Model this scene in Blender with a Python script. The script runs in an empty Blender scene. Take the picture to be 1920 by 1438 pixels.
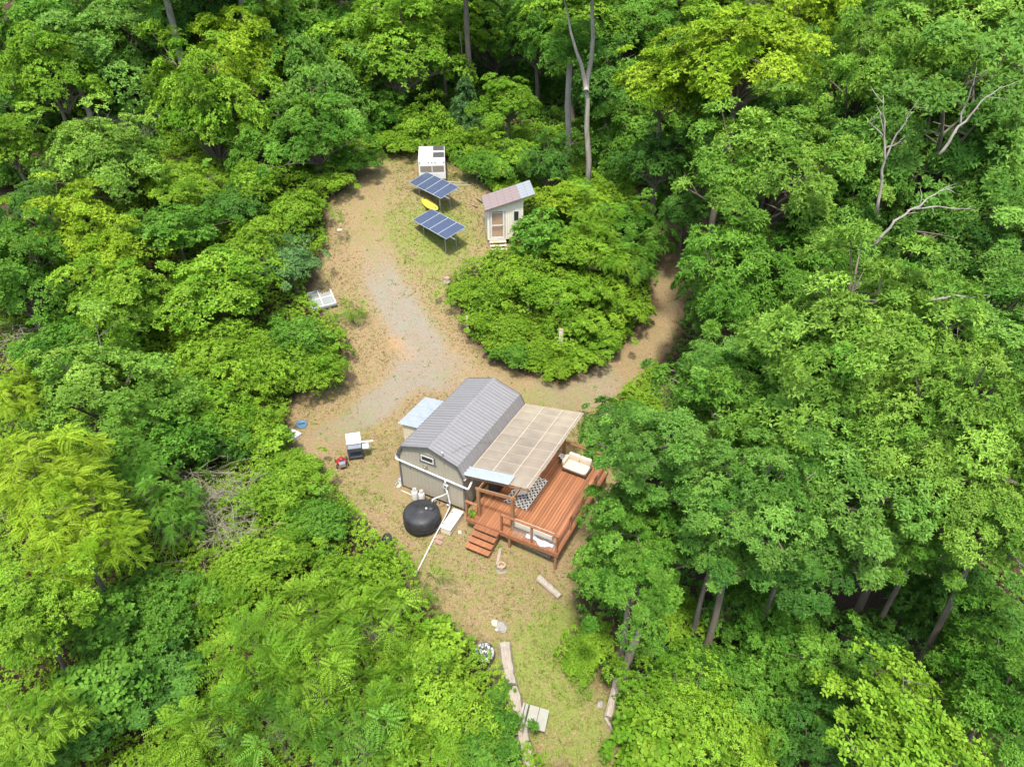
import bpy, math, random
import numpy as np
from mathutils import Vector, Matrix

# ------------------------------------------------------------------ camera, sky, sun, exposure
scene = bpy.context.scene
COL = scene.collection
PITCH = math.radians(35.57); CAMH = 24.95; FPX = 1331.0      # photo is 1920x1438
cam_d = bpy.data.cameras.new('camera'); cam = bpy.data.objects.new('camera', cam_d); COL.objects.link(cam)
cam.location = (0, 0, CAMH); cam.rotation_euler = (math.pi/2 - PITCH, 0, 0)
cam_d.sensor_width = 36; cam_d.lens = FPX/1920*36; cam_d.clip_start = 0.5; cam_d.clip_end = 3000
scene.camera = cam
SUN_EL = math.radians(68)
world = bpy.data.worlds.new('World'); scene.world = world; world.use_nodes = True
wn = world.node_tree; sky = wn.nodes.new('ShaderNodeTexSky'); sky.sky_type = 'NISHITA'; sky.sun_disc = False
sky.sun_elevation = SUN_EL; sky.sun_rotation = math.radians(180); sky.dust_density = 2.5
bg = wn.nodes['Background']; bg.inputs['Strength'].default_value = 0.15
wn.links.new(sky.outputs[0], bg.inputs['Color'])
sd = bpy.data.lights.new('sun', 'SUN'); sd.energy = 2.5; sd.angle = math.radians(6.0); sd.color = (1.0, 0.95, 0.86)
sun = bpy.data.objects.new('sun', sd); COL.objects.link(sun)
sun_dir = Vector((0.05, math.cos(SUN_EL), -math.sin(SUN_EL)))
sun.rotation_euler = sun_dir.to_track_quat('-Z', 'Y').to_euler(); sun.location = (0, -20, 60)
vs = scene.view_settings; vs.view_transform = 'Standard'; vs.look = 'None'; vs.exposure = 1.18; vs.gamma = 1; vs.use_curve_mapping = False
cy = scene.cycles; cy.max_bounces = 6; cy.diffuse_bounces = 3; cy.glossy_bounces = 2; cy.transmission_bounces = 4; cy.transparent_max_bounces = 8
cy.use_denoising = True; cy.denoiser = 'OPENIMAGEDENOISE'; cy.denoising_input_passes = 'RGB_ALBEDO_NORMAL'

rng = np.random.default_rng(7); random.seed(7)
R = math.radians

# ------------------------------------------------------------------ terrain
def sstep(a, b, x):
    t = np.clip((np.asarray(x, float)-a)/(b-a), 0, 1); return t*t*(3-2*t)
_YS = np.array([-400, -20, 0, 12, 20, 25, 31.5, 34, 38, 44, 50, 55, 60, 80, 130, 250, 600.])
_ZS = np.array([-30, -7.0, -3.2, -1.3, -.35, 0, 0, .4, 1.85, 4.4, 6.05, 6.5, 6.9, 9.5, 20, 40, 70.])
def tz(x, y):
    x = np.asarray(x, float); y = np.asarray(y, float)
    z = (np.interp(y-.9, _YS, _ZS)+np.interp(y, _YS, _ZS)*2+np.interp(y+.9, _YS, _ZS))/4
    z = z-.16*np.clip(x-1.0, 0, 14)*(1-sstep(36, 50, y))
    z = z+.05*np.clip(-x-14, 0, 40)
    z = z+.10*np.sin(x*.9+.7)*np.sin(y*.8)*sstep(1.5, 6, np.abs(x+2)+np.abs(y-27)*.6)+.05*np.sin(x*2.3+1)*np.sin(y*2.1+2)*sstep(4, 8, np.hypot(x+2, y-27))
    return z
def ray(px, py):
    u = (px-960)/FPX; v = (py-719)/FPX
    return u, math.cos(PITCH)-v*math.sin(PITCH), -math.sin(PITCH)-v*math.cos(PITCH)
def at(px, py, h=0.0):
    """the point h metres above the ground that the photograph shows at this pixel"""
    dx, dy, dz = ray(px, py); t = 5.0
    for _ in range(400):
        if CAMH+dz*t < tz(dx*t, dy*t)+h: break
        t += .5
    lo, hi = t-.5, t
    for _ in range(24):
        m = (lo+hi)/2
        if CAMH+dz*m < tz(dx*m, dy*m)+h: hi = m
        else: lo = m
    return Vector((dx*hi, dy*hi, CAMH+dz*hi))
def at_y(px, py, Y):
    dx, dy, dz = ray(px, py); t = Y/dy
    return Vector((dx*t, Y, CAMH+dz*t))
def proj(x, y, z):
    zz = z-CAMH; d = math.cos(PITCH)*y-math.sin(PITCH)*zz; u = math.sin(PITCH)*y+math.cos(PITCH)*zz
    return 960+FPX*x/d, 719-FPX*u/d, d
def inpoly(P, x, y):
    x = np.asarray(x, float); y = np.asarray(y, float); c = np.zeros(x.shape, bool); n = len(P)
    for i in range(n):
        x1, y1 = P[i]; x2, y2 = P[i-1]
        if y1 == y2: continue
        c ^= ((y1 > y) != (y2 > y)) & (x < (x2-x1)*(y-y1)/(y2-y1)+x1)
    return c
def dist_line(P, x, y):
    x = np.asarray(x, float); y = np.asarray(y, float); d = np.full(x.shape, 1e9)
    for (x1, y1), (x2, y2) in zip(P[:-1], P[1:]):
        L = (x2-x1)**2+(y2-y1)**2+1e-9; t = np.clip(((x-x1)*(x2-x1)+(y-y1)*(y2-y1))/L, 0, 1)
        d = np.minimum(d, np.hypot(x-x1-t*(x2-x1), y-y1-t*(y2-y1)))
    return d
def flat(pts): return [tuple(at(*p)[:2]) for p in pts]
CLEAR = flat([(690, 285), (760, 280), (835, 300), (905, 345), (960, 420), (965, 470), (900, 500), (848, 520), (852, 560), (880, 640), (935, 688), (1000, 712), (1055, 716), (1115, 690), (1180, 640), (1220, 590), (1232, 540),
    (1222, 440), (1250, 405), (1335, 410), (1325, 500), (1290, 560), (1260, 640), (1200, 710), (1150, 755), (1125, 800), (1165, 850), (1165, 960), (1110, 1040), (1075, 1090), (1085, 1160), (1110, 1250), (1165, 1330), (1200, 1450), (1020, 1450),
    (965, 1330), (925, 1255), (890, 1215), (830, 1170), (785, 1120), (765, 1070), (725, 1030), (690, 995), (625, 925), (590, 870), (545, 850), (530, 805), (560, 745), (640, 700), (655, 660), (625, 600), (575, 575), (590, 520), (612, 470), (608, 400), (640, 360), (660, 320)])
TRACK = flat([(715, 300), (690, 380), (690, 450), (725, 540), (770, 620), (815, 680), (880, 712), (960, 738), (1060, 745), (1130, 720), (1190, 665), (1235, 590), (1262, 500), (1270, 430)])
TRACK2 = flat([(840, 705), (770, 700), (700, 765), (640, 800), (590, 835)])
def wave(x, y, s, k=0.0):
    return (np.sin(x*s+1.3+k)*np.sin(y*s*1.1+.4+k*2)+np.sin(x*s*1.9+y*s*.7+2.1+k)*.6+np.sin(y*s*2.3-x*s*1.1+k*3)*.5)/2.1

# ------------------------------------------------------------------ mesh helpers
def new_obj(name, me, parent=None):
    o = bpy.data.objects.new(name, me); COL.objects.link(o)
    if parent is not None: o.parent = parent
    return o
def tag(o, label=None, cat=None, group=None, kind=None):
    if label: o['label'] = label
    if cat: o['category'] = cat
    if group: o['group'] = group
    if kind: o['kind'] = kind
    return o
def thing(name, label, cat, loc=(0, 0, 0), rotz=0.0, group=None):
    o = bpy.data.objects.new(name, None); COL.objects.link(o); o.location = loc; o.rotation_euler = (0, 0, rotz)
    o.empty_display_size = .2
    return tag(o, label, cat, group)
class MB:
    def __init__(s): s.v = []; s.f = []
    def add(s, vs, fs):
        b = len(s.v); s.v += [tuple(v) for v in vs]; s.f += [tuple(b+i for i in f) for f in fs]; return s
    def box(s, c, d, rot=None):
        x, y, z = d[0]/2, d[1]/2, d[2]/2; C = Vector(c)
        vs = [Vector((a, b, e)) for e in (-z, z) for b in (-y, y) for a in (-x, x)]
        if rot is not None: vs = [rot @ v for v in vs]
        return s.add([C+v for v in vs], [(0, 2, 3, 1), (4, 5, 7, 6), (0, 1, 5, 4), (2, 6, 7, 3), (0, 4, 6, 2), (1, 3, 7, 5)])
    def b2(s, lo, hi): return s.box([(a+b)/2 for a, b in zip(lo, hi)], [b-a for a, b in zip(lo, hi)])
    def beam(s, p, q, w, h, up=(0, 0, 1)):
        p, q = Vector(p), Vector(q); d = (q-p).normalized(); u = Vector(up); sd = d.cross(u)
        if sd.length < 1e-4: sd = d.cross(Vector((1, 0, 0)))
        sd.normalize(); u = sd.cross(d).normalized(); sd *= w/2; u *= h/2
        return s.add([p-sd-u, p+sd-u, p+sd+u, p-sd+u, q-sd-u, q+sd-u, q+sd+u, q-sd+u], [(0, 1, 2, 3), (4, 7, 6, 5), (0, 4, 5, 1), (1, 5, 6, 2), (2, 6, 7, 3), (3, 7, 4, 0)])
    def tube(s, pts, rad, n=8, cap=True):
        pts = [Vector(p) for p in pts]; m = len(pts)
        if not hasattr(rad, '__len__'): rad = [rad]*m
        rings = []; prev = None
        for i, p in enumerate(pts):
            d = (pts[min(i+1, m-1)]-pts[max(i-1, 0)]).normalized()
            if prev is None: a = d.orthogonal().normalized()
            else:
                a = prev-d*prev.dot(d)
                a = a.normalized() if a.length > 1e-5 else d.orthogonal().normalized()
            prev = a; b = d.cross(a)
            rings.append([p+(a*math.cos(2*math.pi*k/n)+b*math.sin(2*math.pi*k/n))*rad[i] for k in range(n)])
        fs = [(i*n+k, i*n+(k+1) % n, (i+1)*n+(k+1) % n, (i+1)*n+k) for i in range(m-1) for k in range(n)]
        if cap: fs += [tuple(range(n-1, -1, -1)), tuple((m-1)*n+k for k in range(n))]
        return s.add([v for r in rings for v in r], fs)
    def lathe(s, prof, n=24, c=(0, 0, 0), cap=True):
        m = len(prof); c = Vector(c)
        vs = [c+Vector((r*math.cos(2*math.pi*k/n), r*math.sin(2*math.pi*k/n), z)) for r, z in prof for k in range(n)]
        fs = [(i*n+k, i*n+(k+1) % n, (i+1)*n+(k+1) % n, (i+1)*n+k) for i in range(m-1) for k in range(n)]
        if cap: fs += [tuple(range(n-1, -1, -1)), tuple((m-1)*n+k for k in range(n))]
        return s.add(vs, fs)
    def prism(s, poly, y0, y1):
        """polygon in x,z extruded from y0 to y1"""
        n = len(poly); vs = [(x, y0, z) for x, z in poly]+[(x, y1, z) for x, z in poly]
        return s.add(vs, [tuple(range(n)), tuple(range(2*n-1, n-1, -1))]+[(i, n+i, n+(i+1) % n, (i+1) % n) for i in range(n)])
    def mesh(s, name, mat=None, smooth=False):
        me = bpy.data.meshes.new(name); me.from_pydata(s.v, [], s.f); me.validate()
        if mat: me.materials.append(mat)
        if smooth: me.polygons.foreach_set('use_smooth', [True]*len(me.polygons))
        return me
    def build(s, name, mat, parent=None, smooth=False): return new_obj(name, s.mesh(name, mat, smooth), parent)
def np_mesh(name, V, nv, mat, tint=None):
    """V: (F*nv,3) vertices, every nv of them one polygon"""
    me = bpy.data.meshes.new(name); N = len(V); F = N//nv
    me.vertices.add(N); me.vertices.foreach_set('co', np.ascontiguousarray(V, dtype=np.float32).ravel())
    me.loops.add(N); me.loops.foreach_set('vertex_index', np.arange(N, dtype=np.int32))
    me.polygons.add(F); me.polygons.foreach_set('loop_start', np.arange(0, N, nv, dtype=np.int32))
    me.update(calc_edges=True)
    if tint is not None:
        a = me.attributes.new('tint', 'FLOAT_VECTOR', 'POINT'); a.data.foreach_set('vector', np.ascontiguousarray(np.repeat(tint, nv, axis=0), dtype=np.float32).ravel())
    if mat: me.materials.append(mat)
    return me

# ------------------------------------------------------------------ materials
def mat_new(name):
    m = bpy.data.materials.new(name); m.use_nodes = True; nt = m.node_tree
    return m, nt, nt.nodes['Principled BSDF'], nt.nodes, nt.links
def mixrgb(nt, fac, a, b, mode='MIX'):
    n = nt.nodes.new('ShaderNodeMix'); n.data_type = 'RGBA'; n.blend_type = mode
    for sock, val in ((n.inputs[0], fac), (n.inputs[6], a), (n.inputs[7], b)):
        if isinstance(val, (int, float)): sock.default_value = val
        elif isinstance(val, tuple): sock.default_value = (*val, 1) if len(val) == 3 else val
        else: nt.links.new(val, sock)
    return n.outputs[2]
def noise(nt, scale, detail=4, rough=.6, vec=None, dist=0.0):
    n = nt.nodes.new('ShaderNodeTexNoise'); n.inputs['Scale'].default_value = scale; n.inputs['Detail'].default_value = detail; n.inputs['Roughness'].default_value = rough; n.inputs['Distortion'].default_value = dist
    if vec is not None: nt.links.new(vec, n.inputs['Vector'])
    return n.outputs['Fac']
def ramp(nt, fac, a, b):
    n = nt.nodes.new('ShaderNodeMapRange'); n.inputs[1].default_value = a; n.inputs[2].default_value = b; n.clamp = True; nt.links.new(fac, n.inputs[0]); return n.outputs[0]
def math_n(nt, op, a, b=None):
    n = nt.nodes.new('ShaderNodeMath'); n.operation = op
    for i, v in enumerate((a, b)):
        if v is None: continue
        if isinstance(v, (int, float)): n.inputs[i].default_value = v
        else: nt.links.new(v, n.inputs[i])
    return n.outputs[0]
def objcoord(nt, scale=(1, 1, 1)):
    tc = nt.nodes.new('ShaderNodeTexCoord'); mp = nt.nodes.new('ShaderNodeMapping'); mp.inputs['Scale'].default_value = scale
    nt.links.new(tc.outputs['Object'], mp.inputs['Vector']); return mp.outputs[0]
def bump(nt, bsdf, h, strength=.3, dist=.02):
    b = nt.nodes.new('ShaderNodeBump'); b.inputs['Strength'].default_value = strength; b.inputs['Distance'].default_value = dist
    nt.links.new(h, b.inputs['Height']); nt.links.new(b.outputs[0], bsdf.inputs['Normal'])
def simple(name, col, rough=.6, col2=None, scale=3.0, metal=0.0, rnd=.0, stretch=(1, 1, 1), bmp=0.0, spec=.4, lo=.35, hi=.7):
    m, nt, b, N, L = mat_new(name)
    b.inputs['Roughness'].default_value = rough; b.inputs['Metallic'].default_value = metal; b.inputs['Specular IOR Level'].default_value = spec
    v = objcoord(nt, stretch); n1 = noise(nt, scale, 6, .65, v)
    c = mixrgb(nt, ramp(nt, n1, lo, hi), col, col2 or tuple(x*.8 for x in col))
    if rnd:
        oi = N.new('ShaderNodeObjectInfo'); h = N.new('ShaderNodeHueSaturation'); L.new(c, h.inputs['Color'])
        L.new(math_n(nt, 'ADD', math_n(nt, 'MULTIPLY', oi.outputs['Random'], rnd), 1-rnd/2), h.inputs['Value']); c = h.outputs[0]
    L.new(c, b.inputs['Base Color'])
    if bmp: bump(nt, b, noise(nt, scale*6, 4, .6, v), bmp, .02)
    return m
def leafmat(name, c0, c1, trans=.36):
    m, nt, b, N, L = mat_new(name)
    at_ = N.new('ShaderNodeAttribute'); at_.attribute_name = 'tint'; sx = N.new('ShaderNodeSeparateXYZ'); L.new(at_.outputs['Vector'], sx.inputs[0])
    oi = N.new('ShaderNodeObjectInfo')
    f = math_n(nt, 'ADD', sx.outputs[0], math_n(nt, 'MULTIPLY', math_n(nt, 'SUBTRACT', oi.outputs['Random'], .5), .35))
    c = mixrgb(nt, f, c0, c1)
    h = N.new('ShaderNodeHueSaturation'); L.new(c, h.inputs['Color']); L.new(sx.outputs[1], h.inputs['Value'])
    b.inputs['Roughness'].default_value = .55; b.inputs['Specular IOR Level'].default_value = .12
    L.new(h.outputs[0], b.inputs['Base Color'])
    tr = N.new('ShaderNodeBsdfTranslucent'); L.new(mixrgb(nt, .45, h.outputs[0], (.30, .42, .03)), tr.inputs['Color'])
    mx = N.new('ShaderNodeMixShader'); mx.inputs[0].default_value = trans; L.new(b.outputs[0], mx.inputs[1]); L.new(tr.outputs[0], mx.inputs[2])
    L.new(mx.outputs[0], N['Material Output'].inputs['Surface'])
    return m
LM = {
    'oak': leafmat('leaf_oak', (.080, .205, .028), (.205, .390, .064)),
    'lime': leafmat('leaf_lime', (.165, .305, .014), (.335, .470, .032)),
    'green': leafmat('leaf_green', (.062, .185, .018), (.162, .335, .040)),
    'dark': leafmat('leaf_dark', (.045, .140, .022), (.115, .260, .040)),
    'fresh': leafmat('leaf_fresh', (.112, .258, .016), (.250, .420, .036)),
    'pale': leafmat('leaf_pale', (.125, .270, .030), (.255, .425, .060)),
    'blue': leafmat('leaf_blue', (.080, .190, .055), (.150, .285, .090)),
    'vine': leafmat('leaf_vine', (.108, .240, .015), (.258, .418, .034)),
    'litter': leafmat('leaf_litter', (.13, .075, .035), (.34, .23, .12), .05),
    'straw': leafmat('leaf_straw', (.34, .25, .115), (.15, .23, .045), .15),
}
BARK = simple('bark', (.20, .165, .125), .9, (.11, .088, .065), 5, stretch=(1, 1, .25), bmp=.6)
BARKP = simple('bark_pale', (.38, .345, .29), .9, (.22, .19, .15), 5, stretch=(1, 1, .25), bmp=.5)
TWIG = simple('dead_twig', (.36, .31, .25), .9, (.2, .16, .12), 9)
WEATHER = simple('weathered_wood', (.40, .345, .275), .9, (.25, .205, .155), 4, stretch=(6, .5, 6), bmp=.5)
CUTWOOD = simple('cut_wood', (.42, .31, .19), .85, (.25, .17, .10), 8)
CEDAR = simple('stained_cedar', (.350, .152, .068), .6, (.225, .086, .040), 1.6, rnd=.45, stretch=(6, .35, 6), bmp=.15)
CEDARW = simple('worn_cedar', (.29, .115, .045), .6, (.27, .185, .105), 2.0, rnd=.2, stretch=(4, 4, .6))
SIDING = simple('taupe_siding', (.36, .32, .24), .75, (.33, .293, .216), 1.5, stretch=(3, 3, .6), bmp=.1)
TRIMG = simple('grey_trim', (.115, .110, .105), .5, (.09, .088, .085))
ROOFM = simple('grey_roof_metal', (.24, .236, .236), .45, (.218, .213, .212), 1.0, spec=.5)
ROOFD = simple('grey_roof_metal_side', (.235, .225, .22), .5, (.20, .19, .185), 1.2)
GALV = simple('galvanised_sheet', (.40, .44, .46), .4, (.33, .37, .39), 2.0, metal=.25)
BEIGE = simple('beige_panel', (.62, .55, .40), .7, (.52, .45, .31), 2)
WHITE = simple('white_plastic', (.62, .61, .575), .45, (.52, .505, .46), 4)
PVC = simple('white_pipe', (.62, .615, .59), .35, (.52, .505, .46), 5)
CREAM = simple('cream_fabric', (.60, .52, .41), .9, (.50, .42, .32), 6, bmp=.2)
BLACKP = simple('black_plastic', (.022, .023, .025), .55, (.045, .045, .046), 3)
RUBBER = simple('black_rubber', (.03, .03, .03), .8, (.05, .048, .045), 9)
DARKM = simple('dark_metal', (.04, .04, .042), .4, (.07, .068, .066), 6)
STEEL = simple('bare_steel', (.55, .56, .57), .35, (.42, .43, .44), 7, metal=.7)
REDP = simple('red_paint', (.42, .02, .018), .35, (.30, .015, .015), 8)
BLUEP = simple('blue_plastic', (.06, .13, .21), .45, (.085, .17, .25), 8)
YELLOW = simple('yellow_plastic', (.75, .56, .06), .4, (.66, .47, .05), 4)
CAMPER = simple('camper_white', (.64, .64, .62), .35, (.56, .55, .52), 2)
CAMPROOF = simple('camper_roof', (.62, .615, .60), .6, (.44, .42, .37), 1.4, lo=.5, hi=.75)
BRICK = simple('old_paver', (.33, .21, .15), .9, (.24, .16, .12), 6)
STONE = simple('grey_stone', (.33, .31, .27), .9, (.21, .20, .17), 6, bmp=.4)
BOARD = simple('board_wood', (.50, .44, .34), .85, (.40, .34, .25), 4, stretch=(6, .6, 6))
SHEDW = simple('cream_siding', (.72, .66, .53), .8, (.64, .57, .44), 1.4, stretch=(3, 3, .5))
OCHRE = simple('pine_interior', (.45, .22, .06), .7, (.33, .15, .04), 3, stretch=(.5, .5, 8))
COVERM = simple('taupe_vinyl', (.33, .32, .26), .7, (.29, .28, .225), 5)
LINEN = simple('pale_blue_cloth', (.55, .58, .66), .9, (.66, .68, .72), 9)
ROOFTILE = simple('pinkish_roof', (.255, .19, .175), .5, (.28, .25, .245), 1.1, metal=.1)
SMOKE = simple('smoky_roof', (.24, .265, .285), .4, (.32, .33, .33), 1.5)
def glassmat(name, col, rough=.08, alpha=None):
    m, nt, b, N, L = mat_new(name); b.inputs['Base Color'].default_value = (*col, 1); b.inputs['Roughness'].default_value = rough; b.inputs['Specular IOR Level'].default_value = .6
    if alpha is not None:
        tr = N.new('ShaderNodeBsdfTransparent'); mx = N.new('ShaderNodeMixShader'); mx.inputs[0].default_value = alpha
        L.new(tr.outputs[0], mx.inputs[1]); L.new(b.outputs[0], mx.inputs[2]); L.new(mx.outputs[0], N['Material Output'].inputs['Surface'])
    return m
DARKGLASS = glassmat('dark_glass', (.03, .035, .035)); TINTGLASS = glassmat('brown_tint_glass', (.20, .17, .13), .15); PANE_G = glassmat('grey_reflection_glass', (.40, .42, .40), .25, .55); CLEAR_G = glassmat('clear_glass', (.6, .65, .62), .05, .10)  # PANE_G: the sash's grey reflection is painted in as colour and opacity
def polymat():
    m, nt, b, N, L = mat_new('polycarbonate'); oi = N.new('ShaderNodeObjectInfo')
    v = objcoord(nt); c = mixrgb(nt, ramp(nt, noise(nt, .9, 3, .5, v), .38, .62), (.53, .475, .375), (.40, .36, .29))
    h = N.new('ShaderNodeHueSaturation'); L.new(c, h.inputs['Color']); L.new(math_n(nt, 'ADD', math_n(nt, 'MULTIPLY', oi.outputs['Random'], .15), .92), h.inputs['Value'])
    L.new(h.outputs[0], b.inputs['Base Color']); b.inputs['Roughness'].default_value = .35
    tl = N.new('ShaderNodeBsdfTranslucent'); L.new(h.outputs[0], tl.inputs['Color'])
    m1 = N.new('ShaderNodeMixShader'); m1.inputs[0].default_value = .35; L.new(b.outputs[0], m1.inputs[1]); L.new(tl.outputs[0], m1.inputs[2])
    tp = N.new('ShaderNodeBsdfTransparent'); tp.inputs[0].default_value = (.95, .85, .68, 1)
    m2 = N.new('ShaderNodeMixShader'); m2.inputs[0].default_value = .26; L.new(m1.outputs[0], m2.inputs[1]); L.new(tp.outputs[0], m2.inputs[2])
    L.new(m2.outputs[0], N['Material Output'].inputs['Surface']); return m
POLY = polymat()
def cellmat():
    m, nt, b, N, L = mat_new('solar_cell'); v = objcoord(nt)
    br = N.new('ShaderNodeTexBrick'); L.new(v, br.inputs['Vector']); br.offset = 0; br.inputs['Scale'].default_value = 1
    br.inputs['Color1'].default_value = (.030, .046, .095, 1); br.inputs['Color2'].default_value = (.038, .056, .11, 1); br.inputs['Mortar'].default_value = (.17, .19, .23, 1)
    br.inputs['Mortar Size'].default_value = .009; br.inputs['Brick Width'].default_value = .156; br.inputs['Row Height'].default_value = .156; br.inputs['Mortar Smooth'].default_value = .1
    L.new(br.outputs['Color'], b.inputs['Base Color']); b.inputs['Roughness'].default_value = .22; b.inputs['Specular IOR Level'].default_value = .5; return m
CELL = cellmat()
def rugmat():
    m, nt, b, N, L = mat_new('rug_print'); v = objcoord(nt)
    mp = N.new('ShaderNodeMapping'); mp.inputs['Rotation'].default_value = (0, 0, R(45)); mp.inputs['Scale'].default_value = (5.5, 5.5, 5.5); L.new(v, mp.inputs['Vector'])
    sp = N.new('ShaderNodeSeparateXYZ'); L.new(mp.outputs[0], sp.inputs[0])
    fx = math_n(nt, 'FRACT', sp.outputs[0]); fy = math_n(nt, 'FRACT', sp.outputs[1])
    par = math_n(nt, 'MODULO', math_n(nt, 'ADD', math_n(nt, 'FLOOR', math_n(nt, 'ADD', sp.outputs[0], 40)), math_n(nt, 'FLOOR', math_n(nt, 'ADD', sp.outputs[1], 40))), 2)
    ax = math_n(nt, 'ABSOLUTE', math_n(nt, 'SUBTRACT', fx, .5)); ay = math_n(nt, 'ABSOLUTE', math_n(nt, 'SUBTRACT', fy, .5))
    def pill(a, c): return math_n(nt, 'MULTIPLY', math_n(nt, 'LESS_THAN', a, .42), math_n(nt, 'LESS_THAN', c, .2))
    n = N.new('ShaderNodeMix'); n.data_type = 'FLOAT'; L.new(par, n.inputs[0]); L.new(pill(ax, ay), n.inputs[2]); L.new(pill(ay, ax), n.inputs[3])
    L.new(mixrgb(nt, n.outputs[0], (.72, .70, .66), (.02, .02, .022)), b.inputs['Base Color']); b.inputs['Roughness'].default_value = .95; return m
RUG = rugmat()
def groundmat():
    m, nt, b, N, L = mat_new('ground_soil')
    v = objcoord(nt)
    def attr(n):
        a = N.new('ShaderNodeAttribute'); a.attribute_name = n; return a.outputs['Fac']
    fine = noise(nt, 14, 8, .75, v); mid = noise(nt, 2.2, 6, .65, v, .6); big = noise(nt, .45, 4, .6, v)
    fib = noise(nt, 5, 8, .8, objcoord(nt, (1.2, 4, 1)), 1.5)
    straw = mixrgb(nt, ramp(nt, fine, .36, .66), (.155, .102, .048), (.340, .255, .138))
    straw = mixrgb(nt, ramp(nt, fib, .52, .72), straw, (.430, .340, .200))
    straw = mixrgb(nt, ramp(nt, mid, .52, .72), straw, (.245, .185, .090))
    green = mixrgb(nt, ramp(nt, fine, .35, .65), (.115, .150, .026), (.235, .265, .066))
    gm = ramp(nt, math_n(nt, 'ADD', math_n(nt, 'ADD', math_n(nt, 'MULTIPLY', mid, .9), math_n(nt, 'MULTIPLY', big, .35)), math_n(nt, 'ADD', math_n(nt, 'MULTIPLY', fine, .40), math_n(nt, 'MULTIPLY', attr('green'), .46))), .88, 1.16)
    c = mixrgb(nt, gm, straw, green)
    orange = mixrgb(nt, ramp(nt, fine, .35, .65), (.27, .150, .060), (.42, .270, .125))
    om = ramp(nt, math_n(nt, 'ADD', math_n(nt, 'MULTIPLY', mid, .5), attr('orange')), .55, .95)
    c = mixrgb(nt, om, c, orange)
    vg = N.new('ShaderNodeTexVoronoi'); vg.inputs['Scale'].default_value = 16; L.new(v, vg.inputs['Vector'])
    grav = mixrgb(nt, ramp(nt, fine, .3, .7), (.195, .188, .168), (.268, .262, .242))
    grav = mixrgb(nt, math_n(nt, 'MULTIPLY', ramp(nt, vg.outputs['Distance'], .25, .05), .22), grav, (.42, .40, .35))
    gvm = ramp(nt, math_n(nt, 'ADD', math_n(nt, 'MULTIPLY', math_n(nt, 'ADD', mid, big), .45), attr('gravel')), .62, 1.30)
    gvm = math_n(nt, 'MULTIPLY', gvm, .85)
    c = mixrgb(nt, gvm, c, grav)
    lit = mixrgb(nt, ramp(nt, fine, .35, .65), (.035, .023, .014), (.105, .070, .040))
    c = mixrgb(nt, attr('wood'), c, lit)  # litter under the trees, plus painted shade at the far track end
    L.new(c, b.inputs['Base Color']); b.inputs['Roughness'].default_value = .95; b.inputs['Specular IOR Level'].default_value = .15
    bump(nt, b, math_n(nt, 'ADD', fine, fib), .55, .05)
    return m
GROUND = groundmat()

# ------------------------------------------------------------------ ground sheets (one grid, cut along the track and the clearing)
def axis(lo, hi, step, far):
    a = list(np.arange(lo, hi+1e-6, step)); d = step
    while a[-1] < far: d *= 1.5; a.append(a[-1]+d)
    d = step
    while a[0] > -far: d *= 1.5; a.insert(0, a[0]-d)
    return np.array(a)
GX = axis(-30, 24, .25, 500); GY = axis(9, 64, .25, 600)
gx, gy = np.meshgrid(GX, GY); gz = tz(gx, gy)
mclear = inpoly(CLEAR, gx+wave(gx, gy, 1.7)*.35, gy+wave(gx, gy, 1.6, 2)*.35)
dtr = np.minimum(dist_line(TRACK, gx, gy), dist_line(TRACK2, gx, gy)*1.1)+wave(gx, gy, 1.3)*.3
P = lambda px, py: at(px, py)[:2]
def blob(px, py, r): c = P(px, py); return np.exp(-((gx-c[0])**2+(gy-c[1])**2)/r**2)
rut = np.exp(-((dtr-.72)/.28)**2)
gravel = (.50*np.exp(-np.clip(dtr, 0, 9)**2.4/3.6)+.12*rut)*(.30+.75*np.clip(blob(735, 540, 3)+blob(790, 640, 3)+blob(760, 730, 2.5)+blob(690, 770, 2.2)*.55+blob(1060, 745, 1.6)*.5+blob(1130, 720, 1.5)*.6+blob(620, 800, 2)*.25, 0, 1))
orange = .58*np.clip(blob(742, 640, .9)+blob(770, 665, .8)+blob(720, 800, 1.5)*.55+blob(690, 830, 1.5)*.35+blob(600, 740, 1.4)*.45+blob(620, 500, 1.5)*.3+blob(1100, 710, 1.6)*.35+blob(1000, 715, 1.8)*.3+blob(1170, 650, 2)*.35, 0, 1)
green = np.clip(blob(800, 460, 4)*.3+blob(720, 400, 3)*.2+blob(800, 1050, 3)*.25+blob(880, 560, 2.5)*.35+blob(1080, 755, 2)*.3+blob(950, 1110, 3)*.2+blob(790, 400, 3)*.3+blob(860, 420, 2.4)*.35+blob(730, 300, 3)*.4+blob(880, 330, 2)*.5+blob(1030, 1330, 2.5)*.3+blob(1090, 1400, 3)*.35+blob(1000, 1230, 1.6)*.4+blob(1060, 1170, 1.4)*.5+blob(850, 800, 2)*.0+blob(1010, 770, 1.6)*.35+blob(680, 790, 2.5)*.25+blob(690, 900, 2)*.3+blob(820, 480, 2)*.3+blob(1120, 830, 1.5)*.7, 0, 1)+.12*np.exp(-(dtr/.35)**2)
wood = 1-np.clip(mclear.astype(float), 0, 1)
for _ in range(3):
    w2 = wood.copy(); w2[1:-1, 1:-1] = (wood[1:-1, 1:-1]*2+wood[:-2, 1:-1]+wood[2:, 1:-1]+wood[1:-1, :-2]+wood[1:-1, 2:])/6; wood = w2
wood = np.maximum(wood, .75*np.clip(blob(1275, 450, 2.6), 0, 1))  # tree shade over the far track end, painted in with the litter colour
NX, NY = len(GX), len(GY); idx = np.arange(NX*NY).reshape(NY, NX)
Q = np.stack([idx[:-1, :-1], idx[:-1, 1:], idx[1:, 1:], idx[1:, :-1]], -1).reshape(-1, 4)
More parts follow.
